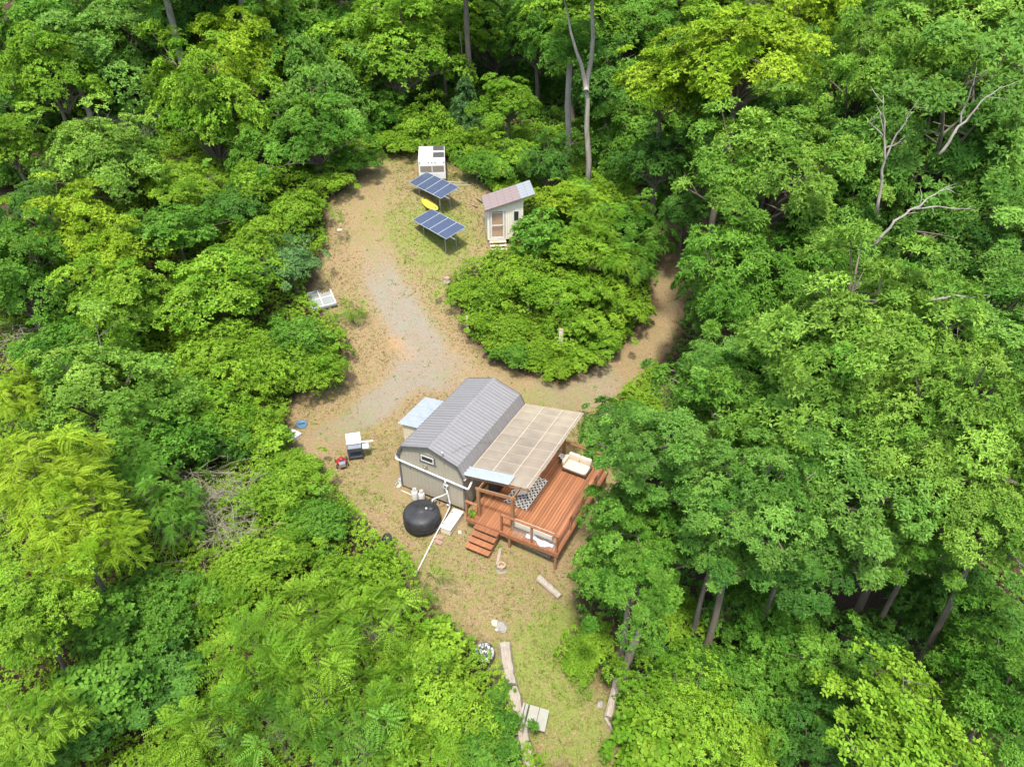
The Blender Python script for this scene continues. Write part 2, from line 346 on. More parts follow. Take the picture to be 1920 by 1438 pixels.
fm = lambda a: (a[:-1, :-1]+a[1:, 1:])/2
istrack = ((fm(dtr) < 1.7) & (fm(mclear.astype(float)) > .4)).ravel(); isyard = (fm(mclear.astype(float)) > .4).ravel() & ~istrack
allv = np.stack([gx, gy, gz], -1).reshape(-1, 3)
for nm, sel, lab in (('ground', ~(istrack | isyard), 'dark leaf litter floor under the trees and thickets'), ('yard', isyard, 'dry straw coloured clearing around the cabin'), ('gravel_track', istrack, 'worn gravel and dirt track curving past the cabin')):
    q = Q[sel]; u, inv = np.unique(q, return_inverse=True); inv = inv.reshape(-1, 4)
    me = bpy.data.meshes.new(nm); me.vertices.add(len(u)); me.vertices.foreach_set('co', allv[u].astype(np.float32).ravel())
    me.loops.add(inv.size); me.loops.foreach_set('vertex_index', inv.ravel().astype(np.int32)); me.polygons.add(len(inv)); me.polygons.foreach_set('loop_start', np.arange(0, inv.size, 4, dtype=np.int32)); me.update(calc_edges=True)
    me.polygons.foreach_set('use_smooth', [True]*len(inv))
    for an, arr in (('gravel', gravel), ('orange', orange), ('green', green), ('wood', wood)):
        a = me.attributes.new(an, 'FLOAT', 'POINT'); a.data.foreach_set('value', arr.ravel()[u].astype(np.float32))
    me.materials.append(GROUND); tag(new_obj(nm, me), lab, None, None, 'structure')

# ------------------------------------------------------------------ foliage
def nrm(a): return a/np.maximum(np.linalg.norm(a, axis=-1, keepdims=True), 1e-9)
def rdir(n, g): return nrm(g.normal(size=(n, 3)))
def frames(A):
    h = np.where(np.abs(A[:, 2:3]) < .9, np.array([[0, 0, 1.]]), np.array([[1., 0, 0]])); T = nrm(np.cross(h, A)); return T, np.cross(A, T)
def kites(Pb, D, Nn, L, W, fold=.18, mid=.45):
    """one folded kite leaf per row: base point, direction, normal, length, width"""
    S = np.cross(D, Nn); L = L[:, None]; W = W[:, None]; M = Pb+D*L*mid
    return np.stack([Pb, M+S*W*.5+Nn*W*fold, Pb+D*L-Nn*L*.10, M-S*W*.5+Nn*W*fold], 1)
def stars(Pc, A, k, L, W, g, spread=1.15, tint=None):
    T, B = frames(A); out = []; tt = []
    off = g.uniform(0, 6.28, len(Pc))
    for j in range(k):
        ph = off+2*math.pi*j/k+g.normal(0, .25, len(Pc)); th = np.clip(g.normal(spread, .28, len(Pc)), .15, 2)[:, None]
        Ra = T*np.cos(ph)[:, None]+B*np.sin(ph)[:, None]; D = A*np.cos(th)+Ra*np.sin(th); Nn = nrm(A*np.sin(th)-Ra*np.cos(th)+g.normal(0, .25, A.shape)); Nn = nrm(Nn-D*np.sum(Nn*D, 1, keepdims=True))
        l = L*g.uniform(.7, 1.25, len(Pc)); out.append(kites(Pc+D*l[:, None]*.08, D, Nn, l, l*W))
        if tint is not None:
            t = tint.copy(); t[:, 0] += g.normal(0, .14, len(Pc)); t[:, 1] *= g.uniform(.85, 1.15, len(Pc)); tt.append(t)
    V = np.stack(out, 1).reshape(-1, 3); t = np.stack(tt, 1).reshape(-1, 3) if tint is not None else None
    return V, t
def fronds(Pc, A, k, FL, g, spread=1.0, pairs=10, ll=.15, lw=.045, tint=None):
    T, B = frames(A); out = []; tt = []; off = g.uniform(0, 6.28, len(Pc))
    for j in range(k):
        ph = off+2*math.pi*j/k+g.normal(0, .2, len(Pc)); th = np.clip(g.normal(spread, .22, len(Pc)), .2, 1.7)[:, None]
        Ra = T*np.cos(ph)[:, None]+B*np.sin(ph)[:, None]; D = A*np.cos(th)+Ra*np.sin(th); Nn = A*np.sin(th)-Ra*np.cos(th); S = np.cross(D, Nn)
        fl = (FL*g.uniform(.75, 1.2, len(Pc)))[:, None]
        for i in range(pairs):
            s = .22+.78*i/(pairs-1); c = Pc+D*fl*s+np.array([[0, 0, -1.]])*fl*.42*s*s
            sz = (1-.45*abs(s-.5)*1.4)
            for sg in (-1, 1):
                d = nrm(S*sg*.9+D*.45-np.array([[0, 0, .28]])+g.normal(0, .07, S.shape)); n2 = nrm(Nn-d*np.sum(Nn*d, 1, keepdims=True))
                l = np.full(len(Pc), ll*sz)*g.uniform(.85, 1.15, len(Pc)); out.append(kites(c, d, n2, l, l*lw/ll))
                if tint is not None: t = tint.copy(); t[:, 0] += g.normal(0, .08, len(Pc)); tt.append(t)
    V = np.stack(out, 1).reshape(-1, 3); return V, (np.stack(tt, 1).reshape(-1, 3) if tint is not None else None)
def limbs_mesh(name, targets, root_r, base, g, n=5):
    mb = MB()
    for c in targets:
        c = Vector(c); st = Vector((0, 0, base+(c.z-base)*.35*g.uniform(.2, 1))); st.x = g.normal(0, .05); m = st.lerp(c, .5)+Vector(g.normal(0, .12, 3))*(c-st).length*.5; m.z += .08*(c-st).length
        pts = []
        for i in range(6):
            t = i/5; pts.append(st*(1-t)**2+m*2*t*(1-t)+c*t*t)
        mb.tube(pts, [root_r*(1-.85*i/5) for i in range(6)], n, False)
        for _ in range(2):
            k = int(g.integers(2, 5)); d = Vector(g.normal(0, 1, 3)); d.z = abs(d.z)*.6; d.normalize(); L = (c-st).length*.28
            mb.tube([pts[k], pts[k]+d*L*.5+Vector((0, 0, .04)), pts[k]+d*L], [root_r*.4, root_r*.25, root_r*.08], 4, False)
    return mb.mesh(name, None, True)
def crown_proto(seed, Rr, Hc, ncl, rc, per, kind='star', k=6, L=.2, W=.5, flatn=.55, low=-.45, spread=1.15, FL=.6, core=.25, root=.09):
    """crown of leaf clumps on limbs, centred at the crown's middle; returns (leaf mesh, limb mesh)"""
    g = np.random.default_rng(seed)
    i = np.arange(ncl)+.5; zc = 1-(1-low)*i/ncl; ph = i*2.39996+g.normal(0, .25, ncl)
    D = np.stack([np.sqrt(1-zc**2)*np.cos(ph), np.sqrt(1-zc**2)*np.sin(ph), zc], 1)
    lob = 1+.30*np.sin(D[:, 0]*3+seed)*np.sin(D[:, 1]*3.3+seed*2)+.20*np.sin(D[:, 2]*5+D[:, 0]*4+seed)
    f = g.uniform(.52, 1.04, ncl)*lob; f = np.where(g.random(ncl) < core, f*.6, f); f = np.where(g.random(ncl) < .13, f*1.32, f)
    C = D*f[:, None]*np.array([Rr, Rr, Hc/2])
    out = D*np.array([1, 1, Rr*2/Hc]); ax = nrm(nrm(out)*.65+np.array([[0, 0, .65]])+g.normal(0, .12, C.shape))
    rcs = rc*g.uniform(.55, 1.5, ncl)
    n = ncl*per; ci = np.repeat(np.arange(ncl), per)
    d = rdir(n, g); a = ax[ci]; dp = np.sum(d*a, 1, keepdims=True); d = np.where(dp < -.15, d-2*dp*a, d); dp = np.sum(d*a, 1, keepdims=True)
    dd = d-dp*a*(1-flatn); rr = g.uniform(.45, 1.0, n)[:, None]**.6
    Pc = C[ci]+dd*rr*rcs[ci][:, None]+g.normal(0, .05, (n, 3))*rc
    A = nrm(d*.55+a*.55+np.array([[0, 0, .25]])+g.normal(0, .25, d.shape))
    tc = g.normal(.5, .28, ncl); vc = g.uniform(.8, 1.22, ncl)
    tint = np.stack([tc[ci]+g.normal(0, .1, n), vc[ci], np.zeros(n)], 1)
    if kind == 'star': V, t = stars(Pc, A, k, L, W, g, spread, tint)
    else: V, t = fronds(Pc, A, k, FL, g, spread, ll=L, lw=L*W, tint=tint)
    t[:, 0] = np.clip(t[:, 0], 0, 1.1)
    me = np_mesh('leaves_%d' % seed, V, 4, None, t); me.materials.append(LM['green'])
    sel = C[g.permutation(ncl)[:min(ncl, 46)]]
    lm = limbs_mesh('limbs_%d' % seed, sel, root*Rr/3.5, -Hc*.5, g); lm.materials.append(BARK)
    return me, lm, Rr, Hc
def conifer_proto(seed):
    g = np.random.default_rng(seed); Pc = []; A = []
    for i in range(26):
        z = -2.4+4.8*i/26; rr = 1.55*(1-(i/26))**.8+.12
        for j in range(9):
            a = g.uniform(0, 6.28)
            for s in np.linspace(.25, 1, 9): Pc.append((rr*s*math.cos(a), rr*s*math.sin(a), z-.25*s*rr+g.normal(0, .04))); A.append((math.cos(a)*.6, math.sin(a)*.6, .6))
    Pc = np.array(Pc); A = nrm(np.array(A)+g.normal(0, .2, Pc.shape)); n = len(Pc)
    V, t = stars(Pc, A, 7, .2, .22, g, .9, np.stack([g.normal(.5, .2, n), np.ones(n), np.zeros(n)], 1))
    me = np_mesh('needles_proto', V, 4, None, np.clip(t, 0, 1.2)); me.materials.append(LM['blue'])
    lm = MB().tube([(0, 0, -2.6), (0, 0, 2.3)], [.09, .02], 6).mesh('stem_proto', BARK); return me, lm, 1.5, 4.8
PROTO = {
    'oak': [crown_proto(11+i, 4.0, 7.2, 98, .80, 66, 'star', 6, .225, .38, root=.12) for i in range(3)],
    'tree': [crown_proto(21+i, 3.4, 6.0, 110, .66, 62, 'star', 5, .175, .52) for i in range(3)],
    'layer': [crown_proto(31+i, 3.0, 5.0, 78, .70, 62, 'star', 5, .17, .52, flatn=.38) for i in range(2)],
    'shrub': [crown_proto(41+i, 1.5, 1.9, 62, .40, 48, 'star', 5, .105, .52, low=-.25, root=.05) for i in range(3)],
    'fine': [crown_proto(51+i, 1.7, 2.0, 75, .42, 56, 'star', 5, .085, .5, low=-.25, root=.05) for i in range(2)],
    'pinnate': [crown_proto(61+i, 2.4, 3.6, 60, .6, 4, 'frond', 6, .15, .32, FL=.62, spread=1.15) for i in range(2)],
    'sapling': [crown_proto(71+i, 1.4, 1.8, 22, .35, 1, 'frond', 9, .135, .27, FL=.68, spread=1.0, low=.1, core=.4, root=.04) for i in range(3)],
    'round': [crown_proto(81+i, 1.3, 1.9, 44, .4, 16, 'star', 4, .19, .72, low=-.2, spread=1.25, root=.05) for i in range(2)],
    'roundbig': [crown_proto(86+i, 2.6, 3.6, 110, .52, 26, 'star', 4, .20, .58, low=-.3, spread=1.2, root=.07) for i in range(2)],
    'conifer': [conifer_proto(91)],
}
g0 = np.random.default_rng(5)
def trunk_mesh(seed):
    g = np.random.default_rng(seed); pts = []; rad = []
    for i in range(9):
        t = i/8; pts.append((.10*math.sin(t*4+seed)*t*2, .10*math.sin(t*3+seed*2)*t*2, t)); rad.append((.22*(1-.62*t)+(.12*(1-t*8) if t < .125 else 0)))
    # built with unit height, scaled to the tree; radii in metres
    return MB().tube(pts, rad, 9, False).mesh('trunk_%d' % seed, BARK, True)
TRUNKS = [trunk_mesh(s) for s in range(4)]
def set_mat(o, m):
    o.material_slots[0].link = 'OBJECT'; o.material_slots[0].material = m
CNT = [0]
def plant(name, cat, proto, matk, pos, Rw, label, group, hgt=None, bark=None, squash=1.0):
    """pos: centre of the crown; the trunk goes straight down to the ground"""
    CNT[0] += 1; i = CNT[0]
    if cat == 'shrub' and proto in ('shrub', 'fine', 'round'): squash *= .76
    me, lm, R0, H0 = PROTO[proto][i % len(PROTO[proto])]; s = Rw/R0
    gzv = float(tz(pos.x, pos.y)); t = thing(name, label, cat, (pos.x, pos.y, gzv-.05), 0, group)
    rz = g0.uniform(0, 6.28)
    cr = new_obj('crown', me, t); cr.location = (0, 0, pos.z-gzv+.05); cr.scale = (s*g0.uniform(.86, 1.12), s*g0.uniform(.86, 1.12), s*squash*g0.uniform(.85, 1.22)); cr.rotation_euler = (g0.normal(0, .06), g0.normal(0, .06), rz); set_mat(cr, LM[matk])
    br = new_obj('branches', lm, t); br.location = cr.location; br.scale = cr.scale; br.rotation_euler = cr.rotation_euler; set_mat(br, bark or BARK)
    top = pos.z-gzv+.05-H0*.12*s
    if top > .4:
        tk = new_obj('trunk', TRUNKS[i % 4], t); w = min(max(Rw*.30, .18), 1.25); tk.scale = (w, w, top); tk.rotation_euler = (0, 0, rz); set_mat(tk, bark or BARK)
    return t
def tree_h(name, proto, matk, cx, cy, rpx, h, label, group, cat='tree', **kw):
    p = at(cx, cy, h); d = proj(*p)[2]; return plant(name, cat, proto, matk, p, rpx*d/FPX, label, group, **kw)
def tree_y(name, proto, matk, cx, cy, rpx, Y, label, group, cat='tree', **kw):
    p = at_y(cx, cy, Y); d = proj(*p)[2]
    return plant(name, cat, proto, matk, p, rpx*d/FPX, label, group, **kw)

# ------------------------------------------------------------------ cabin (gambrel barn, 3.66 x 6.09 m)
HY = R(-27.64); HO = Vector((-3.847, 25.07, 0)); HR = Matrix.Rotation(HY, 3, 'Z')
def hl(x, y, z=0.0): return HO+HR @ Vector((x, y, z))
W2, LEN, WB, ZB, ZR, WE, ZE = 1.83, 6.09, 1.556, 2.92, 3.43, 1.86, 2.30
cabin = thing('barn_cabin', 'taupe gambrel roofed barn cabin with grey metal roof beside the deck', 'cabin', HO, HY)
for x in (-1.6, 0, 1.6): MB().b2((x-.08, .1, -.05), (x+.08, LEN-.1, .24)).build('skid', WEATHER, cabin)
prof = [(-W2+.03, .24), (W2-.03, .24), (W2-.03, ZE), (WB-.05, ZB-.04), (0, ZR-.05), (-WB+.05, ZB-.04), (-W2+.03, ZE)]
MB().prism(prof, .003, LEN-.003).build('wall_core', SIDING, cabin)
def topz(x):
    x = abs(x)
    return ZR-.05+(ZB-ZR+.01)*x/(WB-.05) if x < WB-.05 else ZB-.04+(ZE-ZB+.04)*(x-WB+.05)/(W2-.03-WB+.05)
for nm, y0, y1 in (('gable_siding', -.012, .0), ('gable_siding', LEN, LEN+.012)):        # grooved sheets, each board a strip of its own
    mb = MB(); n = 18; w = 2*W2/n
    for i in range(n):
        a, b = -W2+i*w+.004, -W2+(i+1)*w-.004
        mb.prism([(a, .2), (b, .2), (b, topz(min(max(b, -W2+.03), W2-.03))), (a, topz(min(max(a, -W2+.03), W2-.03)))], y0, y1)
    o = mb.build(nm, SIDING, cabin)
for sx in (-1, 1):
    mb = MB(); n = 30; w = LEN/n
    for i in range(n): mb.b2((min(sx*(W2-.03), sx*W2), i*w+.006, .2), (max(sx*(W2-.03), sx*W2), (i+1)*w-.006, ZE))
    mb.build('side_siding', SIDING, cabin)
    for y in (-.025, LEN+.025): MB().box((sx*(W2-.02), y, 1.2), (.10, .03, 2.0)).build('corner_trim', TRIMG, cabin)
# roof: four slopes of ribbed metal sheets, each sheet a part
def sheet_mesh(name, length, width, mat, ribs=4, rh=.06):
    mb = MB().b2((0, 0, 0), (length, width-.008, .012))
    for i in range(ribs):
        y = width*(i+.5)/ribs; mb.prism([(0, 0), (length, 0), (length, rh), (0, rh)], 0, 0) if False else mb.add([(0, y-.026, .012), (length, y-.026, .012), (length, y-.014, .012+rh), (0, y-.014, .012+rh), (0, y+.014, .012+rh), (length, y+.014, .012+rh), (length, y+.026, .012), (0, y+.026, .012)], [(0, 1, 2, 3), (3, 2, 5, 4), (4, 5, 6, 7)])
    return mb.mesh(name, mat)
NS = 7; sw = (LEN+.22)/NS
for sx in (-1, 1):
    for (xa, za, xb, zb), mt in (((0, ZR, WB, ZB), ROOFM), ((WB, ZB, WE, ZE), ROOFD)):
        ln = math.hypot(xb-xa, zb-za)+.03; me = sheet_mesh('roof_sheet', ln, sw, mt)
        ang = math.atan2(zb-za, xb-xa)
        X = Vector((math.cos(ang)*sx, 0, math.sin(ang))); Yv = Vector((0, 1, 0)); Z = X.cross(Yv)
        if Z.z < 0: Z = -Z
        for i in range(NS):
            o = new_obj('roof_sheet', me, cabin)
            M = Matrix((X, Yv, Z)).transposed().to_4x4(); M.translation = Vector((xa*sx, -.11+i*sw, za)); o.matrix_local = M
MB().add([(-.17, -.12, ZR-.03), (0, -.12, ZR+.045), (.17, -.12, ZR-.03), (-.17, LEN+.12, ZR-.03), (0, LEN+.12, ZR+.045), (.17, LEN+.12, ZR-.03)], [(0, 1, 4, 3), (1, 2, 5, 4)]).build('ridge_cap', ROOFM, cabin)
for y in (-.125, LEN+.125):
    for sx in (-1, 1):
        mb = MB(); mb.beam((0, y, ZR-.035), (sx*WB, y, ZB-.035), .03, .13, (0, 0, 1)); mb.beam((sx*WB, y, ZB-.03), (sx*WE, y, ZE-.03), .03, .11, (sx, 0, .5)); mb.build('rake_trim', TRIMG, cabin)
win = MB().b2((-.42, -.05, 2.42), (.42, -.015, 2.86)).build('window', TRIMG, cabin); win.location = (-.13, 0, -.02)
mb = MB()
for lo, hi in (((-.36, -.075, 2.46), (.36, -.045, 2.515)), ((-.36, -.075, 2.765), (.36, -.045, 2.82)), ((-.36, -.075, 2.515), (-.305, -.045, 2.765)), ((.305, -.075, 2.515), (.36, -.045, 2.765))): mb.b2(lo, hi)
mb.build('window_frame', WHITE, win); MB().b2((-.305, -.06, 2.515), (.305, -.054, 2.765)).build('pane', DARKGLASS, win)
MB().b2((-.47, -.06, 2.37), (.47, -.02, 2.41)).build('sill', TRIMG, win)
mb = MB().b2((-.42, -.06, 2.02), (-.18, -.015, 2.2)); ob = mb.build('outlet_box', simple('tan_box', (.30, .26, .17), .7), cabin); MB().tube([(-.30, -.06, 2.05), (-.28, -.16, 2.1), (-.24, -.2, 2.2)], .015, 6).build('bracket', WHITE, ob)
an = MB().tube([(.80, -.10, 2.72), (.80, -.12, 3.45)], .012, 6).build('antenna_mast', STEEL, cabin); MB().lathe([(.0, -.05), (.04, -.03), (.05, 0), (.04, .03), (0, .05)], 10, (.80, -.12, 3.48)).build('antenna_ball', WHITE, an, True)
MB().tube([(.82, -.1, 3.1), (1.2, 1.0, 3.16), (1.75, 2.2, 2.72), (1.9, 2.5, 2.5)], .006, 5).build('cable', DARKM, cabin)
for sx in (-1, 1):
    MB().add([(sx*WE, -.12, ZE-.02), (sx*(WE+.12), -.12, ZE-.02), (sx*(WE+.12), LEN+.12, ZE-.02), (sx*WE, LEN+.12, ZE-.02), (sx*WE, -.12, ZE-.11), (sx*(WE+.09), -.12, ZE-.11), (sx*(WE+.09), LEN+.12, ZE-.11), (sx*WE, LEN+.12, ZE-.11)], [(4, 5, 6, 7), (1, 2, 6, 5), (0, 1, 5, 4), (3, 7, 6, 2)]).build('gutter', WHITE, cabin)

# lean-to against the far long wall
lt = thing('lean_to', 'small beige lean-to with pale metal roof against the back of the cabin', 'lean-to', hl(-W2, 2.2, 0), HY)
MB().b2((-1.42, .12, -.1), (-.02, 2.42, 1.9)).build('wall', BEIGE, lt)
for i in range(3):
    me = sheet_mesh('roof_sheet', 1.62, .86, GALV, 5, .016); o = new_obj('roof_sheet', me, lt); o.matrix_local = Matrix.Translation((-1.66, i*.863, 1.93)) @ Matrix.Rotation(R(-7), 4, 'Y')
MB().b2((-1.62, -.01, 1.86), (-1.58, 2.6, 1.925)).build('fascia', BEIGE, lt)

# ------------------------------------------------------------------ deck, stairs, porch roof
DZ, DX0, DX1, DY0, DY1 = .65, 2.36, 7.02, -.80, 5.22
deck = thing('deck', 'reddish stained cedar deck with railing beside the cabin', 'deck', hl(0, 0, 0), HY)
nb = 32; bw = (DX1-DX0)/nb; bm = MB().b2((0, DY0, DZ-.035), (bw-.014, DY1, DZ)).mesh('deck_board', CEDAR)
for i in range(nb):
    o = new_obj('deck_board', bm, deck); o.location = (DX0+i*bw, random.uniform(-.004, .004), random.uniform(-.002, .002))
MB().b2((DX0, DY0-.04, DZ-.24), (DX1, DY0-.004, DZ-.01)).build('rim_joist', CEDAR, deck); MB().b2((DX0, DY1+.004, DZ-.24), (DX1, DY1+.04, DZ-.01)).build('rim_joist', CEDAR, deck)
MB().b2((DX1+.004, DY0-.04, DZ-.24), (DX1+.04, DY1+.04, DZ-.01)).build('rim_joist', CEDAR, deck)
for i in range(9):
    y = DY0+.3+i*.68; MB().b2((DX0, y, DZ-.22), (DX1, y+.04, DZ-.04)).build('joist', WEATHER, deck)
def gnd(x, y): w = hl(x, y); return float(tz(w.x, w.y))
for x in (4.62, 6.93):
    for y in (DY0+.05, 2.2, DY1-.05): MB().b2((x-.06, y-.06, gnd(x, y)-.2), (x+.06, y+.06, DZ-.05)).build('support_post', CEDARW, deck)
RZ = 1.66
def rail(p, q): MB().beam((*p, RZ), (*q, RZ), .13, .04).build('top_rail', CEDAR, deck)
rail((4.17, DY0+.05), (DX1+.02, DY0+.05)); rail((6.95, DY0+.12), (6.95, DY1-.12)); rail((DX1+.02, DY1-.05), (4.6, DY1-.05)); rail((2.32, DY0+.05), (2.92, DY0+.05))
for x, y in ((4.2, DY0+.05), (5.72, DY0+.05), (6.95, DY0+.05), (6.95, .75), (6.95, 2.2), (6.95, 3.7), (6.95, DY1-.05), (5.75, DY1-.05), (4.62, DY1-.05), (2.37, DY0+.05)):
    MB().b2((x-.045, y-.045, DZ-.2), (x+.045, y+.045, RZ-.02)).build('rail_post', CEDAR, deck)
for x0, x1 in ((4.76, 5.67), (5.77, 6.90)): MB().b2((x0, DY0+.045, DZ+.06), (x1, DY0+.051, RZ-.05)).build('clear_panel', CLEAR_G, deck)
st = thing('deck_stairs', 'four open cedar steps leading up to the deck', 'stairs', hl(2.93, DY0, 0), HY)
for i in range(4):
    z = DZ-.06-i*.155; y = -.06-i*.27; MB().b2((0, y-.29, z-.04), (1.22, y, z)).build('tread', CEDAR, st).location = (0, 0, 0)
gs = gnd(3.5, DY0-1.1)
for x in (.03, .60, 1.17): MB().add([(x-.02, -.05, DZ-.12), (x+.02, -.05, DZ-.12), (x-.02, -.05, DZ-.36), (x+.02, -.05, DZ-.36), (x-.02, -1.1, gs+.02), (x+.02, -1.1, gs+.02), (x-.02, -1.12, gs-.12), (x+.02, -1.12, gs-.12)], [(0, 1, 5, 4), (2, 6, 7, 3), (0, 4, 6, 2), (1, 3, 7, 5), (0, 2, 3, 1), (4, 5, 7, 6)]).build('stringer', CEDARW, st)
# porch roof: nine corrugated sheets that fall towards the cabin
pr = thing('porch_roof', 'translucent corrugated porch roof on cedar posts over the deck', 'porch roof', hl(0, 0, 0), HY)
XI, ZI, XO, ZO, PY0, PY1 = 1.90, 2.42, 5.18, 2.98, .06, 6.16
sl = math.hypot(XO-XI, ZO-ZI); pang = math.atan2(ZO-ZI, XO-XI); PM = Matrix.Translation((XI, 0, ZI)) @ Matrix.Rotation(-pang, 4, 'Y')
def corr(name, length, width, mat, amp=.012, per=.066, lo=0.0):
    n = int(width/per*4); mb = MB(); vs = []
    for i in range(n+1):
        y = width*i/n; z = amp*math.sin(2*math.pi*y/per); vs += [(lo, y, z), (length, y, z)]
    mb.add(vs, [(2*i, 2*i+1, 2*i+3, 2*i+2) for i in range(n)]); return mb.mesh(name, mat)
npan = 9; pw = (PY1-PY0)/npan; pm = corr('roof_sheet', sl, pw+.05, POLY)
for i in range(npan):
    o = new_obj('roof_sheet', pm, pr); o.matrix_local = PM @ Matrix.Translation((random.uniform(-.02, .03), PY0+i*pw, .012*(i % 2)))
for k, x in enumerate((.05, 1.12, 2.2, sl-.14)):
    o = MB().b2((x-.014, PY0+(.0 if k == 3 else .55 if k < 2 else .05), .02), (x+.014, PY1-.01, .045)).build('batten', CREAM, pr); o.matrix_local = PM
    o = MB().b2((x-.02, PY0+.05, -.12), (x+.02, PY1-.05, -.035)).build('purlin', CEDARW, pr); o.matrix_local = PM
for i in range(1, npan):
    o = MB().b2((.02, PY0+i*pw-.007, .036), (sl-.02, PY0+i*pw+.007, .044)).build('lap_strip', CREAM, pr); o.matrix_local = PM
for i in range(npan+1):
    y = PY0+.06+i*(PY1-PY0-.12)/npan; o = MB().b2((0, y-.02, -.21), (sl-.1, y+.02, -.125)).build('rafter', CEDARW, pr); o.matrix_local = PM
for x, ln in ((-.12, 1.32), (1.19, 1.15)):
    o = new_obj('metal_sheet', corr('metal_sheet', ln, .66, GALV, .008, .07), pr); o.matrix_local = PM @ Matrix.Translation((x, PY0-.10, .065+.012*(x > 0)))
def pz(x): return ZI+(x-XI)*math.tan(pang)
for x, y, lab in ((2.83, -.42, 'cedar post with weathered grey top'), (4.63, -.5, None), (2.83, DY1-.1, None), (4.63, DY1-.1, None)):
    o = MB().b2((x-.07, y-.07, gnd(x, y)-.2), (x+.07, y+.07, pz(x)-.2)).build('post', CEDARW, pr)
    if lab: o['label'] = lab
MB().beam((2.7, -.42, pz(2.7)-.24), (4.8, -.5, pz(4.8)-.24), .05, .17).build('front_beam', CEDARW, pr)
MB().beam((2.83, -.4, pz(2.83)-.27), (2.83, DY1, pz(2.83)-.27), .05, .14).build('side_beam', CEDARW, pr); MB().beam((4.63, -.45, pz(4.63)-.27), (4.63, DY1, pz(4.63)-.27), .05, .14).build('side_beam', CEDARW, pr)

# furniture on the deck
def soft(lo, hi, r=.05):
    """cushion: rounded block"""
    mb = MB(); cx = [(a+b)/2 for a, b in zip(lo, hi)]; d = [(b-a)/2 for a, b in zip(lo, hi)]
    n = 8; vs = []; fs = []
    for i in range(n+1):
        for j in range(n*2):
            th = -math.pi/2+math.pi*i/n; ph = 2*math.pi*j/(n*2)
            p = (math.cos(th)*math.cos(ph), math.cos(th)*math.sin(ph), math.sin(th)); e = .28
            vs.append([c+dd*math.copysign(abs(q)**e, q) for c, dd, q in zip(cx, d, p)])
    for i in range(n):
        for j in range(n*2): fs.append((i*2*n+j, i*2*n+(j+1) % (2*n), (i+1)*2*n+(j+1) % (2*n), (i+1)*2*n+j))
    return mb.add(vs, fs)
sofa = thing('loveseat', 'cream cushioned outdoor loveseat in the far corner of the deck', 'sofa', hl(4.98, 4.12, DZ), HY+R(-2))
MB().b2((0, 0, .16), (1.32, .80, .26)).build('frame', simple('brown_wicker', (.11, .07, .05), .8, scale=30), sofa)
for x in (.04, 1.22):
    for y in (.03, .71): MB().b2((x, y, 0), (x+.06, y+.06, .17)).build('leg', simple('brown_wicker', (.11, .07, .05), .8), sofa)
soft((.0, -.02, .25), (1.30, .72, .40)).build('seat_cushion', CREAM, sofa, True)
for x in (.06, .68): soft((x, .60, .38), (x+.62, .80, .78)).build('back_cushion', CREAM, sofa, True)
soft((-.04, .05, .36), (.12, .66, .68)).build('arm_cushion', CREAM, sofa, True)
rug = MB().b2((0, 0, 0), (1.25, 2.3, .012)).build('outdoor_rug', RUG); rug.location = hl(3.40, .93, DZ+.004); rug.rotation_euler = (0, 0, HY+R(-1)); tag(rug, 'black and white lattice patterned rug on the deck', 'rug')
ch = thing('patio_chair', 'white draped patio chair standing on the patterned rug', 'chair', hl(4.02, 1.55, DZ+.02), HY+R(35))
for x in (-.24, .24):
    for y in (-.22, .22): MB().tube([(x*1.1, y*1.1, 0), (x, y, .42)], .015, 6).build('leg', DARKM, ch)
soft((-.30, -.28, .40), (.30, .28, .52)).build('seat', simple('white_throw', (.62, .62, .60), .9, (.48, .49, .48), 9), ch, True); soft((-.30, .20, .45), (.30, .34, 1.0)).build('backrest', simple('white_throw', (.62, .62, .60), .9, (.48, .49, .48), 9), ch, True)
bn = thing('bench', 'long white bench behind the front rail of the deck', 'bench', hl(4.45, -.34, DZ), HY)
MB().b2((0, 0, .33), (2.1, .24, .37)).build('seat', simple('bench_white', (.60, .55, .44), .7, (.52, .47, .36)), bn)
MB().b2((.02, -.0, .10), (2.08, .025, .33)).build('front_board', simple('bench_white', (.60, .55, .44), .7, (.52, .47, .36)), bn)
for x in (.06, .98, 1.92): MB().b2((x, .03, 0), (x+.06, .22, .33)).build('leg', simple('bench_white', (.72, .67, .56), .7), bn)
mb = MB()
gq = np.random.default_rng(3); nx_, ny_ = 16, 7; vs = []
for i in range(nx_):
    for j in range(ny_): vs.append((i*.09+gq.normal(0, .012), (j-3)*.045*(1+.4*math.sin(i*.8))+.06*math.sin(i*.5), .02+abs(gq.normal(0, .022))+.03*math.sin(i*1.3+j)**2))
mb.add(vs, [(i*ny_+j, (i+1)*ny_+j, (i+1)*ny_+j+1, i*ny_+j+1) for i in range(nx_-1) for j in range(ny_-1)])
cl = mb.build('crumpled_cloth', LINEN, None, True); cl.location = hl(5.35, -.52, DZ+.01); cl.rotation_euler = (0, 0, HY+R(-4)); tag(cl, 'crumpled pale blue cloth on the deck below the bench', 'cloth')
gr = thing('black_cabinet', 'tall black cabinet under the porch roof against the cabin wall', 'cabinet', hl(2.42, 1.2, DZ), HY)
MB().b2((.0, 0, .08), (.5, .85, 1.35)).build('body', BLACKP, gr)
for y in (.02, .43): MB().b2((.505, y, .12), (.52, y+.40, 1.31)).build('door', BLACKP, gr)
for y in (.05, .75): MB().b2((.05, y, 0), (.45, y+.05, .08)).build('foot', DARKM, gr)
sp = thing('camp_stool', 'small black and white stool by the deck post', 'stool', hl(4.75, 4.72, DZ), HY)
